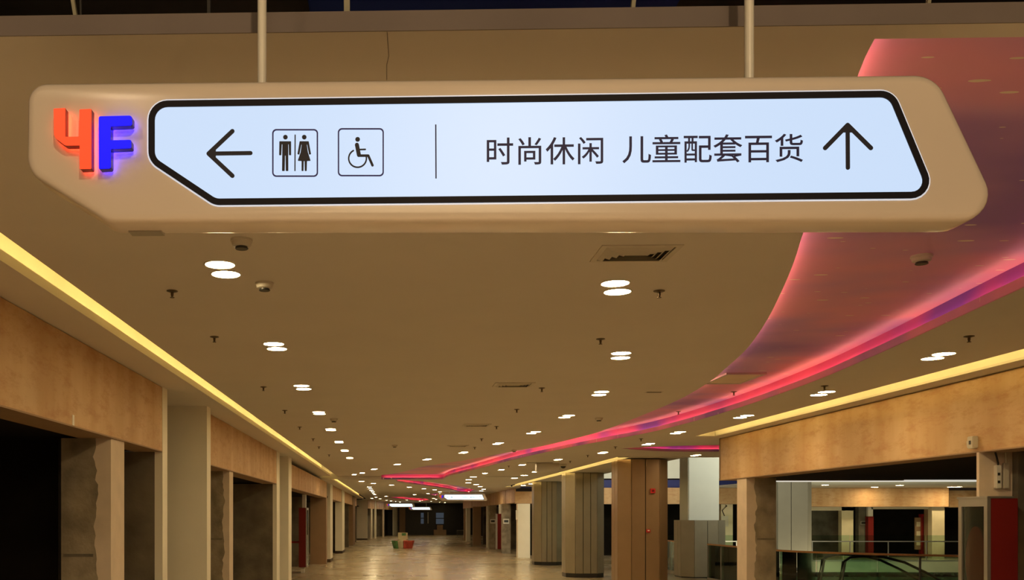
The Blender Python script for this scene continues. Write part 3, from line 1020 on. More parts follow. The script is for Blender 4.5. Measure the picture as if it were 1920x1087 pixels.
# smoke detectors
sd = empty('smoke_detector', (0, 0, -50))
MB().lathe([(0.055, 0), (0.055, -0.012), (0.05, -0.014)], 24).build('base_plate', GREYPLAST, sd, smooth=True)
hd_ = MB().lathe([(0.05, -0.014), (0.046, -0.03), (0.032, -0.036)], 24).build('housing', GREYPLAST, sd, smooth=True)
MB().lathe([(0.030, -0.036), (0.030, -0.042), (0.034, -0.044), (0.03, -0.048)], 20).build('sensor_cap', DARKPLAST, hd_, smooth=True)
DET = [(453, 449, ZC, 'white smoke detector just below the sign, behind the first left lamps'), (496, 530, ZC, 'white smoke detector right of the first left pair of lamps'),
       (1728, 479, ZP, 'cream smoke detector on the pink printed ceiling ribbon'), (626, 785, ZC, 'smoke detector right of the fourth left pair of lamps'),
       (1123, 783, ZC, 'smoke detector between the bending lamp row and the pink ribbon'), (740, 834, ZC, 'lone smoke detector in the middle of the far ceiling'),
       (964, 843, ZC, 'smoke detector touching the left edge of the thin pink band')]
for i, (x, y, z, lab) in enumerate(DET):
    p = at_z(x, y, z)
    o = sd if i == 0 else dup(sd, p)
    o.location = p
    tag(o, lab, 'smoke detector', 'smoke detectors on the ceiling')

# sprinklers
sk = empty('sprinkler', (0, 0, -50))
MB().lathe([(0.034, 0), (0.034, -0.004), (0.014, -0.010)], 20).build('escutcheon', BRASS, sk, smooth=True)
MB().lathe([(0.009, -0.008), (0.009, -0.026), (0.006, -0.036)], 12).build('stem', BRASS, sk, smooth=True)
MB().lathe([(0.006, -0.036), (0.014, -0.040), (0.014, -0.043)], 12).build('deflector', BRASS, sk, smooth=True)
SPK = [(323, 545, ZC, 'near the left cove light, nearest of the left ones'), (402, 631, ZC, 'left of the second left pair of lamps'), (494, 725, ZC, 'left of the third left pair of lamps'),
       (534, 769, ZC, 'left of the fourth left pair of lamps'), (562, 800, ZC, 'near the cove, left of the fifth left pair of lamps'), (587, 822, ZC, 'left of the sixth left pair of lamps'),
       (598, 837, ZC, 'close to the cove, left of the seventh left pair of lamps'), (617, 852, ZC, 'close to the cove, left of the eighth left pair of lamps'),
       (1236, 545, ZC, 'right of the first bending-row pair of lamps'), (1126, 635, ZC, 'left above the second bending-row pair of lamps'), (1016, 727, ZC, 'beside the second air vent'),
       (969, 767, ZC, 'alone in the middle ceiling, beyond the second air vent'), (931, 799, ZC, 'beside the third air vent'), (903, 822, ZC, 'between the third and fourth air vents'),
       (890, 838, ZC, 'beside the fourth air vent'), (1817, 630, ZL, 'near the cove at the right edge of the picture'), (1546, 723, ZL, 'just above the second lower-ceiling pair of lamps'),
       (1202, 822, ZL, 'between the pink band and the oval recess'), (1154, 837, ZL, 'at the left tip of the pink oval recess'), (1102, 853, ZL, 'left of the brown column top'),
       (1069, 864, ZL, 'above the grey box on the lower ceiling'), (954, 873, ZL, 'close under the pink band, far along the lower ceiling'),
       (1376, 734, ZP, 'at the pink band, below the access hatch'), (1272, 771, ZP, 'on the pink band, left of the access hatch')]
for i, (x, y, z, lab) in enumerate(SPK):
    p = at_z(x, y, z)
    o = sk if i == 0 else dup(sk, p)
    o.location = p
    tag(o, 'small dark sprinkler head ' + lab, 'sprinkler', 'sprinkler heads on the ceiling')

# air vents
vt = empty('air_vent', (0, 0, -50))
VW, VD = 0.205, 0.155


def rect(a, b):
    return [(-a, -b), (a, -b), (a, b), (-a, b)]


MB().flat([rect(VW, VD), rect(VW - 0.03, VD - 0.03)[::-1]], -0.006, 0.0).build('frame', GREYPLAST, vt)
for k in range(4):
    a0, b0 = VW - 0.03 - k * 0.030, VD - 0.03 - k * 0.030
    m = MB()
    o_, i_ = rect(a0 - 0.004, b0 - 0.004), rect(a0 - 0.026, b0 - 0.026)
    vs = [(x, y, -0.001) for x, y in o_] + [(x, y, -0.016) for x, y in i_] + [(x, y, 0.001) for x, y in o_] + [(x, y, -0.0145) for x, y in i_]
    fs = []
    for j in range(4):
        q = (j + 1) % 4
        fs += [(j, q, 4 + q, 4 + j), (8 + j, 12 + j, 12 + q, 8 + q), (4 + j, 4 + q, 12 + q, 12 + j), (j, 8 + j, 8 + q, q)]
    m.add(vs, fs).build('louver', GREYPLAST, vt)
MB().box(-VW + 0.03, VW - 0.03, -VD + 0.03, VD - 0.03, -0.0012, 0.0).build('dark_throat', DARKPLAST, vt)
for i, (yy, lab) in enumerate([(5.03, 'nearest square air vent just below the sign'), (10.0, 'second square air vent in the middle of the ceiling'),
                               (14.4, 'third air vent, seen nearly edge-on in the middle ceiling'), (18.6, 'farthest air vent on the middle ceiling')]):
    o = vt if i == 0 else dup(vt, (1.25, yy, ZC))
    o.location = (1.25 if i else 1.26, yy, ZC)
    tag(o, lab, 'air vent', 'square air vents along the middle ceiling')
p = at_z(1226, 735, ZC)
o = empty('slot_vent', p)
MB().flat([rect(0.09, 0.05), rect(0.08, 0.035)[::-1]], -0.003, 0).build('frame', GREYPLAST, o)
MB().box(-0.08, 0.08, -0.012, 0.012, -0.004, 0).build('blade', DARKPLAST, o)
tag(o, 'short slot vent between the bending lamp row and the pink ribbon', 'vent')
for i, (x, y, wd, lab) in enumerate([(945, 893, 0.6, 'long slot vent on the lower ceiling, left of the grey columns'), (1012, 867, 0.32, 'slot vent on the lower ceiling just above the beige box')]):
    p = at_z(x, y, ZL)
    o = empty('slot_vent', p)
    MB().flat([rect(wd, 0.09), rect(wd - 0.02, 0.07)[::-1]], -0.004, 0).build('frame', GREYPLAST, o)
    for s in (-1, 0, 1):
        MB().box(-wd + 0.02, wd - 0.02, s * 0.045 - 0.012, s * 0.045 + 0.012, -0.006, 0).build('blade', DARKPLAST, o)
    tag(o, lab, 'vent')
# beige box and dome camera on the lower ceiling
p0, p1 = at_z(1006, 868, ZL), at_y(1049, 884, at_z(1006, 868, ZL).y)
o = empty('ceiling_box', (0, 0, 0))
o.location = ((p0.x + p1.x) / 2, p0.y + 0.12, p1.z)
bw = (p1.x - p0.x) / 2
MB().box(-bw, bw, -0.12, 0.12, 0, ZL - p1.z).build('housing', GREYPLAST, o, bevel=0.006)
MB().box(-bw + 0.03, bw - 0.03, -0.1, 0.1, -0.004, 0).build('bottom_plate', WHITEMETAL, o)
tag(o, 'plain beige box fixed under the lower ceiling left of the columns', 'box')
p = at_z(1056, 870, ZL)
o = empty('dome_camera', p)
MB().lathe([(0.085, 0), (0.085, -0.03), (0.07, -0.05)], 20).build('mount', GREYPLAST, o, smooth=True)
MB().lathe([(0.065, -0.045)] + [(0.065 * cos(t * pi / 12), -0.045 - 0.06 * sin(t * pi / 12)) for t in range(1, 6)], 20).build('dome', DARKPLAST, o, smooth=True)
tag(o, 'small dark dome camera on the ceiling beside the yellow cove', 'camera')


# ------------------------------------------------------------------ left shopfronts
def wy(px, x=XW):
    return at_x(px, CY, x).y


def board(x, ya, yb, z0, z1, label, group, t=0.05):
    z1 -= 0.006
    o = empty('fascia_board', (x, (ya + yb) / 2, z0))
    s = -1 if x < 0 else 1
    h = (yb - ya) / 2
    MB().box(min(0, s * t), max(0, s * t), -h, h, 0.012, z1 - z0).build('face_sheet', BOARD, o)
    MB().box(min(0, s * 0.30), max(0, s * 0.30), -h, h, 0, 0.012).build('underside', BROWNPANEL, o)
    tag(o, label, 'fascia board', group)
    return o


GL = 'raw boards above the left shop openings'
NW = [0]


def wall_l(x0, x1, y0, y1, z0, z1, mat):
    nm = 'wall_left' if NW[0] == 0 else 'wall_left.%03d' % NW[0]
    NW[0] += 1
    return struct(MB().box(x0, x1, y0, y1, z0, z1).build(nm, mat))


ZT = ZC + 0.0
b1 = board(XW, 3.0, wy(304), ZB, ZT, 'largest raw orange-brown board above the nearest left opening', GL)
y1 = wy(304)
wall_l(-2.64, XW + 0.004, y1 + 0.002, wy(313), 0, ZT, WHITEWALL)                       # thin pale end post
yf = at_z(350, 761, ZT).y
wall_l(at_y(300, 900, yf).x, at_y(388, 900, yf).x, yf, wy(395, at_y(388, 900, yf).x), 0, ZT, WHITEWALL)
wall_l(-8, -2.52, y1, y1 + 0.2, 0, ZB, DARKCON)
b2 = board(XW, wy(395), wy(518.5), ZB, ZT, 'second raw board above the left opening beyond the wide white pilaster', GL)
y2 = wy(518.5)
wall_l(-2.64, XW + 0.004, y2 + 0.002, wy(524), 0, ZT, WHITEWALL)
yf2 = at_z(535, 855, ZT).y
wall_l(at_y(515, 900, yf2).x, at_y(541, 900, yf2).x, yf2, wy(545, at_y(541, 900, yf2).x) + 0.2, 0, ZT, WHITEWALL)
wall_l(-8, -2.52, y2, y2 + 0.2, 0, ZB, DARKCON)
y3 = wy(612.5)
b3 = board(XW, wy(544), y3, ZB, ZL - 0.0 if y3 > YS else ZT, 'third raw board above the opening with the left red cabinet', GL)
wall_l(-3.05, -2.46, y3 + 0.02, y3 + 0.5, 0, ZL, BROWNPANEL)
wall_l(-2.75, -2.40, wy(617.5), wy(622), 0, ZL, WHITEWALL)
wall_l(-8, at_y(573, 950, 33.5).x, 33.5, 33.7, 0, ZB, DARKCON)
b4 = board(XW, wy(622.5), wy(640.3), ZB, ZL, 'fourth left raw board, short, just past the ceiling step', GL)
wall_l(-2.75, -2.41, wy(640.6), wy(645), 0, ZL, WHITEWALL)
b5 = board(XW, wy(645.3), wy(661), ZB, ZL, 'fifth left raw board, short, before the far white pilaster', GL)
wall_l(-2.9, -2.42, wy(661.3), wy(665.5), 0, ZL, BROWNPANEL)
b6 = board(XW, wy(666), wy(668.5), ZB, ZL, 'tiny sixth left raw board squeezed beside the far white pilaster', GL)
wall_l(-8, -2.55, 46.0, 46.2, 0, ZB, DARKCON)
wall_l(-8, -2.55, 55.0, 55.2, 0, ZB, DARKCON)
wall_l(-8, -2.55, 66.0, 66.2, 0, ZB, DARKCON)
wall_l(at_y(669, 950, 72).x, at_y(689, 950, 72).x, 72, 72.4, 0.1, ZL, WHITEWALL)
struct(MB().box(at_y(669, 950, 72).x, at_y(689, 950, 72).x, 71.98, 72.4, 0, 0.1).build('baseboard_left', SKIRT))
struct(MB().box(-2.75, -2.39, wy(617.5) - 0.02, wy(622), 0, 0.12).build('baseboard_left.001', SKIRT))
struct(MB().box(-2.75, -2.40, wy(640.6) - 0.02, wy(645), 0, 0.12).build('baseboard_left.002', SKIRT))
# inner walls, dark depths of the shops
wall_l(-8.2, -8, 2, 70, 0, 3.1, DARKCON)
wall_l(-8, at_y(113, 900, 8.75).x, 8.7, 8.8, 0, ZB + 0.1, BLACK)  # black sheet put in for the unlit depth left of the pillar
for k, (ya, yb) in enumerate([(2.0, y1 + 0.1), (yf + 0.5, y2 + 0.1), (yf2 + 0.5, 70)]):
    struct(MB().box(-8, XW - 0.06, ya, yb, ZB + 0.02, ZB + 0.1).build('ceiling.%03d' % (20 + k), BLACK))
wall_l(-8, at_y(391, 900, 14.9).x, 14.85, 14.95, 0, ZB, BLACK)  # black sheet for unlit depth, second opening


def pillar(x0, x1, y0, y1, z1, margin_left, label_side=1):
    """plastered pillar whose near face still shows bare concrete with a ragged plaster margin"""
    o = MB().box(x0, x1, y0, y1, 0, z1).build('pillar', PINKPLASTER)
    struct(o)
    # concrete patch, a thin layer on the near face with a wavy edge
    w = x1 - x0
    n = 60
    edge = []
    for i in range(n + 1):
        z = z1 * i / n
        wob = 0.012 * sin(i * 0.37 + z1) + 0.008 * sin(i * 1.3 + 1) + random.uniform(-0.009, 0.009)
        edge.append((z, wob))
    if margin_left:
        loop = [(x0 + 0.30 * w + e, z) for z, e in edge] + [(x1, z1), (x1, 0)]
    else:
        loop = [(x1 - 0.30 * w + e, z) for z, e in edge] + [(x0, z1), (x0, 0)]
    m = MB().prism([loop], lambda x, y, t: (x, t, y), y0 - 0.004, y0)
    m.build('bare_concrete', CONCRETE, o)
    MB().box(x0 + (0.35 * w if margin_left else 0.02), x1 - (0.02 if margin_left else 0.35 * w), y0 - 0.007, y0, 1.40, 1.425).build('joint_line', DARKCON, o)
    return o


ya = wy(208, -2.46)
pillar(at_y(115, 900, ya).x, -2.46, ya, wy(233, -2.46), ZB, False)
ya = wy(430, -2.46)
pillar(at_y(393, 900, ya).x, -2.46, ya, wy(437, -2.46), ZB, False)
# stray plaster mark on the first board
o = MB().box(0, 0.004, -0.02, 0.02, -0.05, 0.03).build('wall_tab', WHITEMETAL)
q = at_x(137, 785, XW); o.location = q
tag(o, 'tiny white tab stuck on the nearest left board', 'tab')


# red hose cabinets
def hose_cabinet(loc, w, dpt, z0, z1, face, label, pipe_top=None):
    """door side faces +X (face=1) or -X (face=-1); red flank faces the camera"""
    t = empty('fire_cabinet', loc)
    s = face
    MB().box(min(0, -s * dpt), max(0, -s * dpt), 0, w, z0, z1).build('body', RED, t, bevel=0.004)
    dr = MB().prism([[(0, z0), (w, z0), (w, z1), (0, z1)], [(0.05, z0 + 0.05), (0.05, z1 - 0.07), (w - 0.05, z1 - 0.07), (w - 0.05, z0 + 0.05)]],
                    lambda x, y, q: (q * s, x, y), 0.0, 0.03).build('door_frame', STEEL, t)
    MB().box(min(0.012 * s, 0.018 * s), max(0.012 * s, 0.018 * s), 0.05, w - 0.05, z0 + 0.05, z1 - 0.07).build('door_glass', CABGLASS, dr)
    MB().box(min(0.03 * s, 0.05 * s), max(0.03 * s, 0.05 * s), w * 0.08, w * 0.12, (z0 + z1) / 2 - 0.08, (z0 + z1) / 2 + 0.08).build('handle', STEEL, dr)
    if pipe_top:
        MB().box(min(-s * 0.02, -s * dpt * 0.6), max(-s * 0.02, -s * dpt * 0.6), w * 0.3, w * 0.6, z1, pipe_top).build('pipe_cover', WHITEMETAL, t)
    tag(t, label, 'fire cabinet')
    return t


yc = 29.6
xl = at_y(573.5, 950, yc).x
cb = hose_cabinet((xl, yc, 0), 0.65, 0.22, 0.18, 2.02, 1, 'tall red fire cabinet in the third left shop opening', ZB)
MB().box(-0.16, -0.06, 0.1, 0.3, 0, 0.18).build('foot', WHITEMETAL, cb)
q0 = at_y(545, 1020, yc + 0.2)
MB().tube([(-0.22, 0.3, 0.95), (q0.x - xl - 1.0, 0.3, 0.95)], 0.03).build('red_pipe', REDALARM, cb)

# ------------------------------------------------------------------ right near bay
ye = at_x(1350, 850, RB).y
zrb = at_x(1381, 897.5, RB).z
zrt = ZL
rbd = board(RB, 3.0, ye, zrb, zrt, 'long raw orange board above the right opening, nearest the viewer', 'raw boards above the right openings', 0.06)
struct(MB().box(RB, 8.2, ye - 0.02, ye + 0.04, zrb + 0.0, zrt).build('wall_right', BROWNPANEL))
# marks and box on the board
q = at_x(1829, 829, RB)
o = empty('socket_box', q)
MB().box(-0.05, 0, -0.045, 0.045, -0.055, 0.055).build('housing', GREYPLAST, o, bevel=0.006)
MB().box(-0.052, -0.05, -0.015, 0.015, -0.02, 0.015).build('outlet', DARKPLAST, o)
tag(o, 'small white socket box low on the long right board', 'socket')
q = at_x(1816, 831, RB)
o = MB().prism([[(-0.035, 0.03), (0.03, 0.02), (0.02, -0.035), (-0.03, -0.03), (-0.01, 0.0)]], lambda x, y, t: (t, x, y), -0.003, 0).build('plaster_scrap', GREYPLAST)
o.location = q
tag(o, 'pale torn plaster scrap beside the socket box on the right board', 'scrap')
y0p = wy(1400, RB + 0.02)
pillar(RB + 0.02, at_y(1455, 980, y0p).x, y0p, wy(1382, RB + 0.02), zrb, True)
# black ceiling behind the board, and the pale strip along its far edge
zk = zrb + 0.012
yk = at_z(1600, 899.5, zk).y
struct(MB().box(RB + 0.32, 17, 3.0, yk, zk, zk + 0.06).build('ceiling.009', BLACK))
o = MB().box(RB + 0.32, 16.0, yk - 0.02, yk + 0.02, zk - 0.030, zk + 0.0).build('glowing_edge_trim', STRIPW)  # edge trim given its own glow in place of light falling on it
tag(o, 'thin white glowing trim along the edge of the black ceiling on the right', 'edge trim')
# stub wall with cabinet at the right edge
yq = wy(1862, RB)
st = struct(MB().box(RB + 0.0, at_y(1909, 950, yq + 0.2).x, yq + 0.2, yq + 0.24, 0, zrb).build('wall_right.001', PINKPLASTER))
struct(MB().box(at_y(1909, 950, yq + 0.12).x, RB + 1.6, yq + 0.12, yq + 0.7, 0, zrb).build('wall_right.002', DARKCON))
cb = hose_cabinet((RB - 0.02, yq, 0), wy(1803, RB - 0.02) - yq, at_y(1909, 950, yq).x - RB + 0.02, 0.12, at_y(1880, 934, yq).z, -1, 'red fire cabinet with glass door at the right edge, under a socket box')
dw = wy(1803, RB - 0.02) - yq
zt = at_y(1880, 934, yq).z
MB().box(-0.035, 0.20, -0.005, dw + 0.02, zt, zt + 0.02).build('top_rail', STEEL, cb, bevel=0.004)
# reel inside
rl = MB().lathe([(0.22, 0.02), (0.24, 0.03), (0.24, 0.05), (0.08, 0.06), (0.08, 0.12), (0.24, 0.13), (0.24, 0.15)], 28, axis='x').build('hose_reel', emit('reel_orange', (0, 0, 0), 0, (0.55, 0.12, 0.05)), cb)
rl.location = (-0.014, dw * 0.47, 1.35)
rl.scale = (0.05, 0.62, 1.3)
MB().box(-0.01, -0.002, 0.06, dw * 0.35, 0.2, zt - 0.1).build('side_pipe', REDSIDE, cb)
# power strip on the stub with cable
q = at_y(1867.5, 893, yq + 0.2)
o = empty('power_socket', q)
MB().box(-0.022, 0.028, -0.04, 0, -0.11, 0.10).build('housing', WHITEMETAL, o, bevel=0.005)
for zz in (-0.05, 0.02): MB().box(-0.01, 0.012, -0.042, -0.04, zz - 0.012, zz + 0.012).build('outlet', DARKPLAST, o)
tag(o, 'white power socket strip hanging on the pale wall above the right cabinet', 'socket')
q2 = at_y(1884, 895, yq + 0.2)
o = MB().box(-0.024, 0.024, -0.03, 0, -0.10, 0.13).build('junction_box', GREYPLAST, bevel=0.005); o.location = q2
tag(o, 'grey junction box right of the power socket, above the red cabinet', 'junction box')
o = MB().tube([(q.x - 0.02, q.y - 0.02, zrb), (q.x - 0.012, q.y - 0.03, q.z + 0.17), (q.x + 0.005, q.y - 0.022, q.z + 0.12), (q.x + 0.006, q.y - 0.02, q.z + 0.10)], 0.008, 8).build('power_cable', RUBBER)
tag(o, 'black cable dropping from the board to the power socket', 'cable')
o = MB().tube([(q2.x + 0.01, q2.y - 0.02, zrb), (q2.x - 0.01, q2.y - 0.03, q2.z + 0.22), (q2.x, q2.y - 0.02, q2.z + 0.13)], 0.006, 8).build('power_cable', GREYPLAST)
tag(o, 'grey cable dropping from the board to the grey junction box', 'cable')
c0, c1, c2 = at_y(1840, 934, yq + 0.3), at_y(1846, 915, yq + 0.35), at_y(1850, 898, yq + 0.4)
o = MB().tube([(c0.x, yq + 0.3, zt + 0.032), c1, c2, (c2.x + 0.01, c2.y, zrb - 0.012)], 0.010, 8).build('power_cable', RUBBER)
tag(o, 'thick black cable rising from the top of the right red cabinet', 'cable')


# ------------------------------------------------------------------ clad columns
def clad_column(x0, x1, y0, z1, mat, label, chamfer=0.26, front_split=(0.52,), base=True, depth=None):
    w = x1 - x0; dpt = depth or w
    t = empty('clad_column', ((x0 + x1) / 2, y0 + dpt / 2, 0))
    a, b, c = w / 2, dpt / 2, chamfer
    corners = [(-a + c, -b), (a - c, -b), (a, -b + c), (a, b - c), (a - c, b), (-a + c, b), (-a, b - c), (-a, -b + c)]
    core = MB().flat([inset(corners, 0.022)], 0, z1).build('core', DARKPLAST, t)
    g = 0.008
    for i in range(8):
        p, q = Vector(corners[i]), Vector(corners[(i + 1) % 8])
        cuts = [0.0, *front_split, 1.0] if i in (0, 2, 4, 6) else [0.0, 1.0]
        d = q - p
        n = Vector((d.y, -d.x)).normalized()
        for u0, u1 in zip(cuts, cuts[1:]):
            s, e = p + d * u0, p + d * u1
            l = (e - s).normalized() * g
            s, e = s + l, e - l
            si, ei = s - n * 0.02, e - n * 0.02
            MB().flat([[tuple(s), tuple(e), tuple(ei), tuple(si)]], 0.12 if base else 0.02, z1).build('cladding_panel', mat, t, bevel=0.004, segs=1)
    if base:
        MB().flat([inset(corners, 0.012)], 0, 0.115).build('plinth', DARKPLAST, t)
    tag(t, label, 'column', 'clad columns beside the atrium', 'thing')
    return t


c3y = at_z(1200, 858.5, ZL - 0.0).y
col3 = clad_column(at_y(1163, 950, c3y).x, at_y(1258, 950, c3y).x, c3y, ZL - 0.02, CLADB, 'widest brown clad column with red alarm fittings, nearest of the row', 0.24, (0.5,))
c1y = 27.6
clad_column(at_y(1063, 950, c1y).x, at_y(1136, 950, c1y).x, c1y, ZL - 0.003, CLADG, 'middle brownish grey clad column of the row by the atrium', 0.24, (0.36, 0.7))
c0y = 34.6
clad_column(at_y(1003, 950, c0y).x, at_y(1056, 950, c0y).x, c0y, ZL - 0.003, CLADG, 'farthest grey clad column, left of the middle one', 0.24, (0.36, 0.7))
clad_column(at_y(1446, 950, 31).x, at_y(1527, 950, 31).x, 31, 4.4, CLADW, 'grey clad column rising behind the glass railing on the right', 0.2, (0.45,))

q = at_y(1223.5, 920, c3y)
o = empty('alarm_box', q)
MB().box(-0.05, 0.05, -0.05, 0.003, -0.05, 0.05).build('housing', REDALARM, o, bevel=0.006)
MB().lathe([(0.028, -0.05), (0.02, -0.06)], 16, axis='y').build('sounder', RED, o)
tag(o, 'square red alarm box high on the brown column', 'alarm')
q = at_y(1215, 995, c3y)
o = empty('alarm_button', q)
MB().box(-0.04, 0.04, -0.045, 0.012, -0.035, 0.035).build('housing', REDALARM, o, bevel=0.006)
MB().box(-0.022, 0.022, -0.048, -0.045, -0.004, 0.02).build('call_plate', WHITEMETAL, o)
tag(o, 'small red alarm button halfway down the brown column', 'alarm')

# white structural column inside a low grey casing
wx0, wx1, wyy = at_y(1291, 920, 27.7).x, at_y(1349, 920, 27.7).x, 27.7
wc = empty('white_column', ((wx0 + wx1) / 2, wyy + 0.42, 0))
MB().box(-(wx1 - wx0) / 2, (wx1 - wx0) / 2, -0.4, 0.45, 0, 6.0).build('shaft', COOLWALL, wc, bevel=0.02)
zc_ = at_y(1300, 975, 27.4).z
aa = (at_y(1360, 1000, 27.4).x - at_y(1275, 1000, 27.4).x) / 2
cc = 0.30
cs = [(-aa + cc, -aa), (aa - cc, -aa), (aa, -aa + cc), (aa, aa - cc), (aa - cc, aa), (-aa + cc, aa), (-aa, aa - cc), (-aa, -aa + cc)]
MB().flat([inset(cs, 0.02)], 0, zc_ - 0.01).build('core', DARKPLAST, wc)
for i in range(8):
    p, q = Vector(cs[i]), Vector(cs[(i + 1) % 8]); d = q - p; n = Vector((d.y, -d.x)).normalized()
    for u0, u1 in ((0, 0.55), (0.55, 1)) if i % 2 == 0 else ((0, 1),):
        l = d.normalized() * 0.007
        s, e = p + d * u0 + l, p + d * u1 - l
        MB().flat([[tuple(s), tuple(e), tuple(e - n * 0.018), tuple(s - n * 0.018)]], 0.03, zc_).build('cladding_panel', CLADG, wc)
tag(wc, 'white structural column standing in a low grey clad casing', 'column', kind='thing')

# ------------------------------------------------------------------ cross wall at the end of the atrium (Y = 40)
YW = 40.5
zft, zfb = at_y(1300, 914, YW).z, at_y(1300, 945, YW).z
struct(MB().box(5.4, 15.4, YW + 0.3, YW + 0.5, zft + 0.40, 6.5).build('wall_back', COOLWALL))
struct(MB().box(5.4, 15.4, YW + 0.15, YW + 0.5, zft, at_y(1300, 899, YW).z).build('trim_10', BLUEBAND))
struct(MB().box(at_y(1465, 905, 33).x, 30, 33, YW + 0.2, ZL - 0.06, ZL).build('ceiling.010', PLASTER2))


def cross_board(pxa, pxb, pya, pyb, y, label):
    a, b = at_y(pxa, pyb, y), at_y(pxb, pya, y)
    b.z = min(b.z, ZL - 0.07 if y < 41.2 and pxb > 1400 else ZL - 0.008)
    o = empty('fascia_board', ((a.x + b.x) / 2, y, a.z))
    h = (b.x - a.x) / 2
    MB().box(-h, h, 0, 0.08, 0.02, b.z - a.z).build('face_sheet', BOARD, o)
    MB().box(-h, h, 0, 0.3, 0, 0.02).build('underside', BROWNPANEL, o)
    tag(o, label, 'fascia board', 'raw boards on the far cross wall')


cross_board(966, 1003, 921, 944, 41.2, 'dark orange raw board left of the farthest grey column')
cross_board(1056, 1290, 914, 945, YW, 'raw orange board seen between the clad columns under the blue band')
cross_board(1290, 1450, 914, 945, YW, 'raw orange board right of the white column under the blue band')
cross_board(1465, 1779, 914, 950, YW, 'wide raw board across the far gallery behind the glass railings')
cross_board(1779.5, 1960, 919, 951, YW + 0.8, 'raw board of the far gallery just left of the right fire cabinet')

NB = [1]


def wall_b(pxa, pxb, y, z0, z1, mat, t=0.3):
    NB[0] += 1
    return struct(MB().box(at_y(pxa, 980, y).x, at_y(pxb, 980, y).x, y, y + t, z0, z1).build('wall_back.%03d' % NB[0], mat))


wall_b(971, 994, 40.9, 0, at_y(980, 944, 40.9).z, WHITEWALL, 0.5)
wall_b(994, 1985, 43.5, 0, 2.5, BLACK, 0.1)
wall_b(1352, 1374, YW + 0.3, 0, zfb, CREAM)
wall_b(1504, 1578, YW + 2.4, 0, 2.2, DARKCON)
wall_b(1578, 1600, YW + 0.5, 0, 2.15, CREAM)
wall_b(1504, 1600, YW + 0.5, 2.0, 2.16, CREAM, 0.2)
wall_b(1610, 1627, YW + 0.8, 0, 2.15, DARKCON)
wall_b(1634, 1740, YW + 0.5, 2.06, 2.16, CREAM, 0.2)
wall_b(1740, 1748, YW + 0.5, 0, 2.2, BROWNPANEL)
wall_b(1747.5, 1771, YW + 0.2, 0, 2.2, CREAM)
struct(MB().box(8.85, 32, 37.94, 38.0, -0.42, 0.0).build('trim_11', CREAM))
struct(MB().box(8.85, 40, 39.0, 39.2, -6, -0.42).build('wall_back.020', plain('lower_wall', (0.05, 0.06, 0.05), 0.8)))
struct(MB().box(5, 40, 12, 40, -6.2, -6).build('floor.001', CREAM))
yc = YW + 0.45
xa, xb = at_y(1628, 980, yc).x, at_y(1638, 980, yc).x
o = empty('fire_cabinet', (xa, yc, 0))
MB().box(0, xb - xa, 0, 0.25, 0.1, at_y(1630, 968, yc).z).build('body', RED, o)
MB().box(0.02, xb - xa, 0.05, 0.2, at_y(1630, 968, yc).z, 2.15).build('pipe_cover', WHITEMETAL, o)
tag(o, 'narrow red fire cabinet in the far gallery with a white cover above it', 'fire cabinet')
o = empty('wall_panel', at_y(1722, 1000, YW + 1.0))
MB().box(-0.13, 0.13, 0, 0.08, -0.68, 0.68).build('plate', BROWNPANEL, o)
for k in range(3): MB().box(-0.08, 0.08, -0.01, 0, -0.5 + k * 0.4, -0.3 + k * 0.4).build('notice', CREAM, o)
tag(o, 'tall narrow notice panel in the dark far gallery doorway', 'panel')
o = empty('fire_cabinet', at_y(1734, 990, YW + 0.9))
MB().box(-0.12, 0.12, 0, 0.25, -1.2, 0.6).build('body', REDSIDE, o)
MB().box(-0.08, 0.08, -0.01, 0, -1.0, 0.5).build('door', RED, o)
tag(o, 'dark red fire cabinet beside the cream pilaster of the far gallery', 'fire cabinet')
o = empty('meter_box', at_y(1618, 980, YW + 0.8))
MB().box(-0.12, 0.12, -0.06, 0, -0.08, 0.08).build('housing', ALU, o)
MB().box(-0.09, 0.09, -0.065, -0.06, -0.05, 0.05).build('cover', DARKPLAST, o)
tag(o, 'small grey wall box left of the narrow far red cabinet', 'wall box')
for i, (x, y, lab) in enumerate([(1547, 909, 'leftmost'), (1640, 913, 'second from left'), (1687, 909.5, 'middle'), (1783, 914, 'second from right'), (1797, 919, 'rightmost')]):
    q = at_z(x, y - 0.0, ZL - 0.06)
    if q.y > YW - 0.5: q = Vector((q.x * (YW - 1) / q.y, YW - 1, ZL - 0.06))
    lamp(q, '%s small downlight over the far gallery behind the railings' % lab, 'downlights over the far gallery', (1.7, 2.0, 1.0))
q = at_y(1363, 930, YW - 0.02)
o = empty('power_socket', (q.x, YW + 0.3, 0))
MB().box(-0.15, 0.15, -0.06, 0, at_y(1363, 987, YW).z, at_y(1363, 967, YW).z).build('housing', GREYPLAST, o)
MB().tube([(0, -0.03, at_y(1363, 967, YW).z), (-0.1, -0.05, 2.0), (0.1, -0.05, 2.2), (0.05, -0.03, zfb - 0.03)], 0.02, 6).build('cable', RUBBER, o)
tag(o, 'white socket with a dangling cable on the cream far pilaster', 'socket')


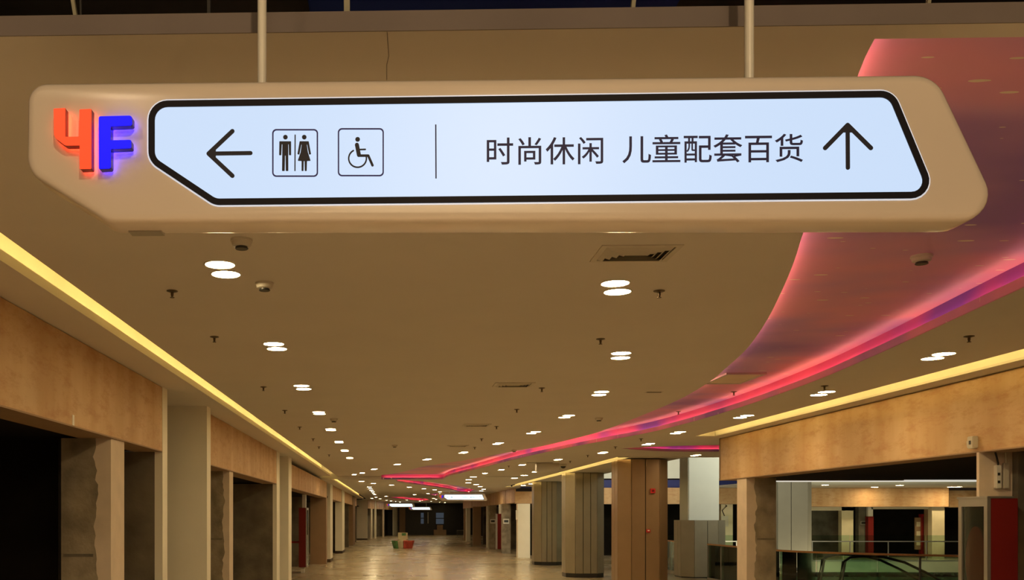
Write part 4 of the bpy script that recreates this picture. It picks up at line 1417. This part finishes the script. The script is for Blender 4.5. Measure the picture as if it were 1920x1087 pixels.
# ------------------------------------------------------------------ railings and escalator
def railing(path, zt, rail_mat, zglass, label, rail_w=0.07, rail_h=0.04, post_every=1):
    t = empty('glass_railing', (path[0][0], path[0][1], 0))
    o = Vector((path[0][0], path[0][1], 0))
    pts = [Vector((p[0], p[1], 0)) - o for p in path]
    for i in range(len(pts) - 1):
        a, b = pts[i], pts[i + 1]
        d = (b - a).normalized()
        L = (b - a).length
        n = max(1, round(L / 1.5))
        for k in range(n):
            s, e = a + d * (L * k / n + 0.015), a + d * (L * (k + 1) / n - 0.015)
            MB().obox(s + Vector((0, 0, 0.04 + zglass / 2)), e + Vector((0, 0, 0.04 + zglass / 2)), 0.014, zglass - 0.04).build('glass_pane', GLASS, t)
            if post_every and (L > 0.8):
                MB().box(s.x - 0.016, s.x + 0.016, s.y - 0.016, s.y + 0.016, 0.0, min(zt, zglass)).build('post', STEEL, t)
        MB().obox(a + Vector((0, 0, 0.03)), b + Vector((0, 0, 0.03)), 0.06, 0.06).build('base_shoe', ALU, t)
    r = MB()
    for i in range(len(pts) - 1):
        r.obox(pts[i] + Vector((0, 0, zt)), pts[i + 1] + Vector((0, 0, zt)), rail_w, rail_h)
    for p in pts[1:-1]:
        r.lathe([(rail_w / 2, zt - rail_h / 2), (rail_w / 2, zt + rail_h / 2)], 12, (p.x, p.y, 0))
    r.build('handrail', rail_mat, t)
    tag(t, label, 'railing')
    return t


near_curve = smooth_path([(8.75, 26.9), (8.75, 24.5), (8.75, 22.0), (9.1, 20.9), (9.9, 19.9), (11.2, 19.0), (13.0, 18.35), (16.5, 17.95)], 2)
railing(near_curve, 0.98, WOODRAIL, 0.94, 'near glass railing with orange timber handrail curving round the atrium')
railing([(8.75, 37.9), (8.75, 29.1)], 0.98, WOODRAIL, 0.94, 'short glass railing behind the low grey casing of the white column')
railing([(9.0, 37.85), (28, 37.85)], 0.78, STEEL, 1.0, 'long far glass railing with dull steel handrail before the far gallery')

esc = empty('escalator', (11.0, 24.0, 0))
for yy in (0.0, 1.15):
    top = [(0.0, yy, 0.10), (0.1, yy, 0.62), (0.28, yy, 0.74), (0.6, yy, 0.77), (1.1, yy, 0.75), (1.6, yy, 0.62), (2.1, yy, 0.38), (6.0, yy, -1.87)]
    MB().tube(top, 0.032, 8).build('handrail', RUBBER, esc)
    vs = [(x, yy, z - 0.04) for x, _, z in top[1:]] + [(x, yy, z - 0.85) for x, _, z in reversed(top[1:])]
    MB().prism([[(x, z) for x, _, z in vs]], lambda x, y, t: (x, t, y), yy - 0.006, yy + 0.006).build('balustrade_glass', GLASS, esc)
    MB().tube([(0.02, yy, -0.15), (0.16, yy, 0.66)], 0.03, 8).build('newel_post', STEEL, esc)
MB().prism([[(-0.6, -0.3), (1.2, -0.3), (6.0, -3.0), (6.0, -2.6), (1.3, 0.0), (-0.6, 0.0)]], lambda x, y, t: (x, t, y), -0.08, 1.23).build('truss', ALU, esc)
for k in range(12):
    MB().box(1.2 + k * 0.40, 1.6 + k * 0.40, 0.08, 1.07, -0.15 - k * 0.225, 0.03 - k * 0.225).build('step', DARKPLAST, esc)
tag(esc, 'escalator with black handrails going down behind the glass railing', 'escalator')
ps = at_y(1736, 1071, 22.5)
o = empty('poster_stand', (ps.x, 17.3, 0))
q0, q1 = at_y(1716, 1072, 17.3), at_y(1757, 1072, 17.3)
hw = (q1.x - q0.x) / 2
MB().prism([[(-hw, 0.25), (hw, 0.25), (hw, q0.z), (-hw, q0.z)], [(-hw + 0.03, 0.28), (-hw + 0.03, q0.z - 0.03), (hw - 0.03, q0.z - 0.03), (hw - 0.03, 0.28)]], lambda x, y, t: (x, t, y), 0, 0.03).build('frame', CREAM, o)
MB().box(-hw + 0.02, hw - 0.02, 0.01, 0.025, 0.27, q0.z - 0.02).build('board', POSTERM, o)
for s in (-1, 1): MB().box(s * hw - 0.015 - s * 0.02, s * hw + 0.015 - s * 0.02, -0.12, 0.15, 0, 0.25).build('leg', ALU, o)
tag(o, 'low beige framed board standing in front of the near glass railing', 'sign stand')
# hedge below the far gallery
hm = MB()
rnd = random.Random(3)
hm.box(9.2, 26, 38.12, 38.7, -6, -0.62)
for i in range(1400):
    x, y, z = rnd.uniform(9.2, 26), rnd.uniform(37.98, 38.2), rnd.uniform(-2.6, -0.36)
    a, s = rnd.uniform(0, 2 * pi), rnd.uniform(0.05, 0.12)
    u, v = Vector((cos(a), rnd.uniform(-.4, .4), sin(a))) * s, Vector((-sin(a), rnd.uniform(-.6, .6), cos(a))) * s * 0.6
    p = Vector((x, y - 0.0, z))
    hm.add([p - u, p + v, p + u, p - v], [(0, 1, 2, 3)])
o = hm.build('hedge', HEDGEM)
tag(o, 'dark green hedge below the cream edge of the far gallery', 'hedge')

# ------------------------------------------------------------------ far right shopfronts (X about 5.3, beyond the atrium)
XR = 5.35
RWN = [2]


def wall_r(x0, x1, y0, y1, z0, z1, mat):
    RWN[0] += 1
    return struct(MB().box(x0, x1, y0, y1, z0, z1).build('wall_right.%03d' % RWN[0], mat))


def ry(px):
    return wy(px, XR)


zfr = 2.35
fb = [(965, 948), (947.5, 934), (933.5, 919), (918.5, 902), (901.5, 885), (884.5, 868)]
for i, (a, b) in enumerate(fb):
    board(XR, ry(a), ry(b) - 0.05, zfr, ZL, '%s raw board along the far right shopfronts, counted from the grey columns' % ORD[i], 'raw boards on the far right shopfronts')
pil = [(957.5, 941.5, CONCRETE, 0.9), (931, 917, CONCRETE, 0.7), (916, 913, WHITEWALL, 0.4), (902, 887, BROWNPANEL, 1.4), (882, 874, WHITEWALL, 0.8), (873, 870, BROWNPANEL, 0.4)]
for a, b, m, dp in pil:
    ya_ = ry((a + b) / 2 if m is not BROWNPANEL else a)
    wall_r(at_y(b, 970, ya_).x, at_y(a, 970, ya_).x, ya_, ya_ + 0.4, 0, zfr, m)
wall_r(8.0, 8.2, 44, YE, 0, ZL, BLACK)
wall_r(XR + 0.3, 8, 60.5, 60.7, 0, zfr, DARKCON)
wall_r(XR + 0.9, 8, 52.5, 52.7, 0, zfr, DARKCON)
yc = ry(937)
o = empty('fire_cabinet', at_y(937, 1028, yc - 0.3)); o.location.z = 0
MB().box(-0.11, 0.11, 0, 0.25, 0.12, at_y(937, 963, yc).z).build('body', RED, o)
MB().box(-0.18, -0.11, 0, 0.25, 0.12, at_y(937, 963, yc).z).build('door', STEEL, o)
MB().box(-0.03, 0.11, 0.05, 0.2, at_y(937, 963, yc).z, zfr).build('pipe_cover', WHITEMETAL, o)
tag(o, 'red fire cabinet between two notices on the far right concrete pillars', 'fire cabinet')
for px, lab in ((924, 'small white notice left of the far red cabinet'), (949, 'small white notice right of the far red cabinet')):
    yy = ry(936 if px > 930 else 924) - (0.0 if px > 930 else 0.02)
    yy = ry((957.5 + 941.5) / 2) if px > 930 else ry((931 + 917) / 2)
    q = at_y(px, 977, yy)
    o = empty('wall_notice', q)
    MB().box(-0.14, 0.14, -0.03, 0, -0.12, 0.12).build('plate', WHITEMETAL, o)
    MB().box(-0.1, 0.1, -0.033, -0.03, -0.05, 0.06).build('dark_inset', DARKPLAST, o)
    tag(o, lab, 'notice')
q = at_y(969, 965, 40.9)
o = MB().box(-0.06, 0.0, 0.05, 0.25, -0.2, 0.2).build('meter_box', WHITEMETAL); o.location = (at_y(971, 965, 40.9).x, 40.9, at_y(969, 965, 40.9).z)
tag(o, 'small white box on the flank of the far right white pilaster', 'wall box')

# ------------------------------------------------------------------ far left return and end wall
A, B = Vector((-1.95, 72.2)), Vector((0.35, 90.5))


def oblique(u0, u1, z0, z1, mat, nm, t=0.1):
    a, b = A + (B - A) * u0, A + (B - A) * u1
    d = (b - a).normalized(); n = Vector((-d.y, d.x)) * t
    return MB().flat([[tuple(a), tuple(b), tuple(b + n), tuple(a + n)]], z0, z1).build(nm, mat)


def u_of(px):
    d = ray(px, CY)
    # intersection of the sight line with A-B
    k = d.x / d.y
    den = (B.x - A.x) - k * (B.y - A.y)
    return (k * A.y - A.x) / den


for i, (a, b) in enumerate([(690, 703.0), (706.2, 737)]):
    o = oblique(u_of(a), u_of(b), 2.35, ZL - 0.008, BOARD, 'fascia_board')
    tag(o, ['short raw board on the turning far left shopfront', 'longer raw board on the far left shopfront beside the lit sign'][i], 'fascia board')
for a, b, m, z in [(703.4, 705.6, WHITEWALL, ZL), (696, 698.5, WHITEWALL, 2.34), (719, 720.5, PINKPLASTER, 2.34), (738, 750, WHITEWALL, ZL)]:
    struct(oblique(u_of(a), u_of(b), 0, z, m, 'wall_left.060'))
struct(oblique(-0.2, 1.0, 0, 2.35, DARKCON, 'wall_left.050', 0.02)).location = (-0.9, 0.4, 0)
struct(MB().box(at_y(749, 970, 90.8).x, at_y(760, 970, 90.8).x, 90.8, 91.2, 0, ZL).build('wall_left.051', BROWNPANEL))
YEND = 91.5
struct(MB().box(-3, 9.5, YEND, YEND + 0.3, 0, ZL + 0.3).build('wall_back.030', plain('end_wall_dark', (0.018, 0.014, 0.012), 0.35, var=0.2)))
for k, (a, b, c, d) in enumerate([(789, 961, 794.5, 981.5), (817.5, 961, 832, 982)]):
    p, q = at_y(a, d, YEND - 0.06), at_y(c, b, YEND - 0.06)
    o = empty('window_%d' % (k + 1), ((p.x + q.x) / 2, YEND, (p.z + q.z) / 2))
    hw, hh = (q.x - p.x) / 2, (q.z - p.z) / 2
    MB().prism([[(-hw - 0.05, -hh - 0.05), (hw + 0.05, -hh - 0.05), (hw + 0.05, hh + 0.05), (-hw - 0.05, hh + 0.05)], [(-hw, -hh), (-hw, hh), (hw, hh), (hw, -hh)]], fmap, -0.05, 0).build('frame', DARKPLAST, o)
    MB().box(-hw, hw, -0.03, 0, 0.04, hh).build('pane', DIMPANE, o)
    MB().box(-hw, hw, -0.03, 0, -hh, -0.04).build('pane', DIMPANE, o)
    MB().box(-hw, hw, -0.045, 0, -0.04, 0.04).build('crossbar', DARKPLAST, o)
    struct(o)
q = at_y(802.5, 981, YEND - 0.05); q1 = at_y(802.5, 960, YEND - 0.05)
o = MB().box(-0.03, 0.03, -0.03, 0, 0, q1.z - q.z).build('door_handle_bar', STEEL); o.location = (q.x, YEND, q.z)
tag(o, 'thin pale upright bar on the dark end wall between its windows', 'bar')
q0, q1 = at_y(816, 1003, YEND - 0.8), at_y(834, 986, YEND - 0.8)
o = empty('reception_desk', ((q0.x + q1.x) / 2, YEND - 0.6, 0))
hw = (q1.x - q0.x) / 2
MB().box(-hw * 1.3, hw * 1.3, -0.3, 0.3, 0, 0.5).build('base', BROWNPANEL, o)
MB().box(-hw * 0.6, hw * 0.6, -0.2, 0.2, 0.5, 0.95).build('top_cabinet', BROWNPANEL, o)
tag(o, 'brown stepped stand before the dark end wall', 'stand')
# wire barrier
p, q = at_y(857, 1009, 77), at_y(872, 994, 77)
o = empty('wire_barrier', ((p.x + q.x) / 2, 77, 0))
hw, zt_ = (q.x - p.x) / 2, q.z
fr = MB().tube([(-hw, 0, 0), (-hw, 0, zt_), (hw, 0, zt_), (hw, 0, 0)], 0.02, 8).build('frame', ALU, o)
MB().tube([(-hw, 0, 0.12), (hw, 0, 0.12)], 0.014, 6).build('bottom_bar', ALU, o)
m = MB()
for k in range(1, 8):
    x = -hw + 2 * hw * k / 8
    m.tube([(x, 0, 0.12), (x, 0, zt_)], 0.005, 5)
m.build('wire_mesh', ALU, o)
tag(o, 'low grey wire barrier at the far right beside the dark end wall', 'barrier')

# kiosk bench in the middle of the corridor
kz = 52.0
kp = at_z(755.5, 1027.5, 0)
kb = empty('kiosk_bench', (kp.x, kp.y, 0))
ks = 44 * kp.y / F / 2


def bowl_sector(a0, a1, mat):
    prof = [(0.80, 0.0), (0.84, 0.06), (0.95, 0.30), (1.0, 0.42), (0.93, 0.44)]
    n = 10
    vs, fs = [], []
    for i in range(n + 1):
        a = a0 + (a1 - a0) * i / n
        for r, z in prof:
            vs.append((ks * r * cos(a), ks * r * sin(a), z))
        vs.append((ks * 0.5 * cos(a), ks * 0.5 * sin(a), 0.42)); vs.append((ks * 0.5 * cos(a), ks * 0.5 * sin(a), 0.0))
    L = len(prof) + 2
    for i in range(n):
        for k in range(L):
            fs.append((i * L + k, i * L + (k + 1) % L, (i + 1) * L + (k + 1) % L, (i + 1) * L + k))
    fs.append(tuple(range(L))); fs.append(tuple(n * L + k for k in range(L)))
    MB().add(vs, fs).build('side_panel', mat, kb)


e = 0.015
for a0, a1, m in [(190, 242, KGREEN), (242, 272, CREAM), (272, 345, KRED), (345, 380, CREAM), (20, 80, KGREEN), (80, 120, CREAM), (120, 165, KRED), (165, 190, KGREEN)]:
    bowl_sector(radians(a0) + e, radians(a1) - e, m)
MB().lathe([(ks * 0.48, 0.40), (ks * 0.48, 0.46), (ks * 0.42, 0.48)], 24).build('planter_drum', CREAM, kb)
bx = MB().box(-ks * 0.42, ks * 0.40, -ks * 0.35, ks * 0.35, 0.48, 0.86).build('top_box', CREAM, kb, bevel=0.01)
MB().box(-ks * 0.1, ks * 0.25, -ks * 0.36, -ks * 0.35, 0.70, 0.84).build('dark_print', KGREEN, bx)
tag(kb, 'round cream kiosk bench with red and green panels standing in the corridor', 'bench')
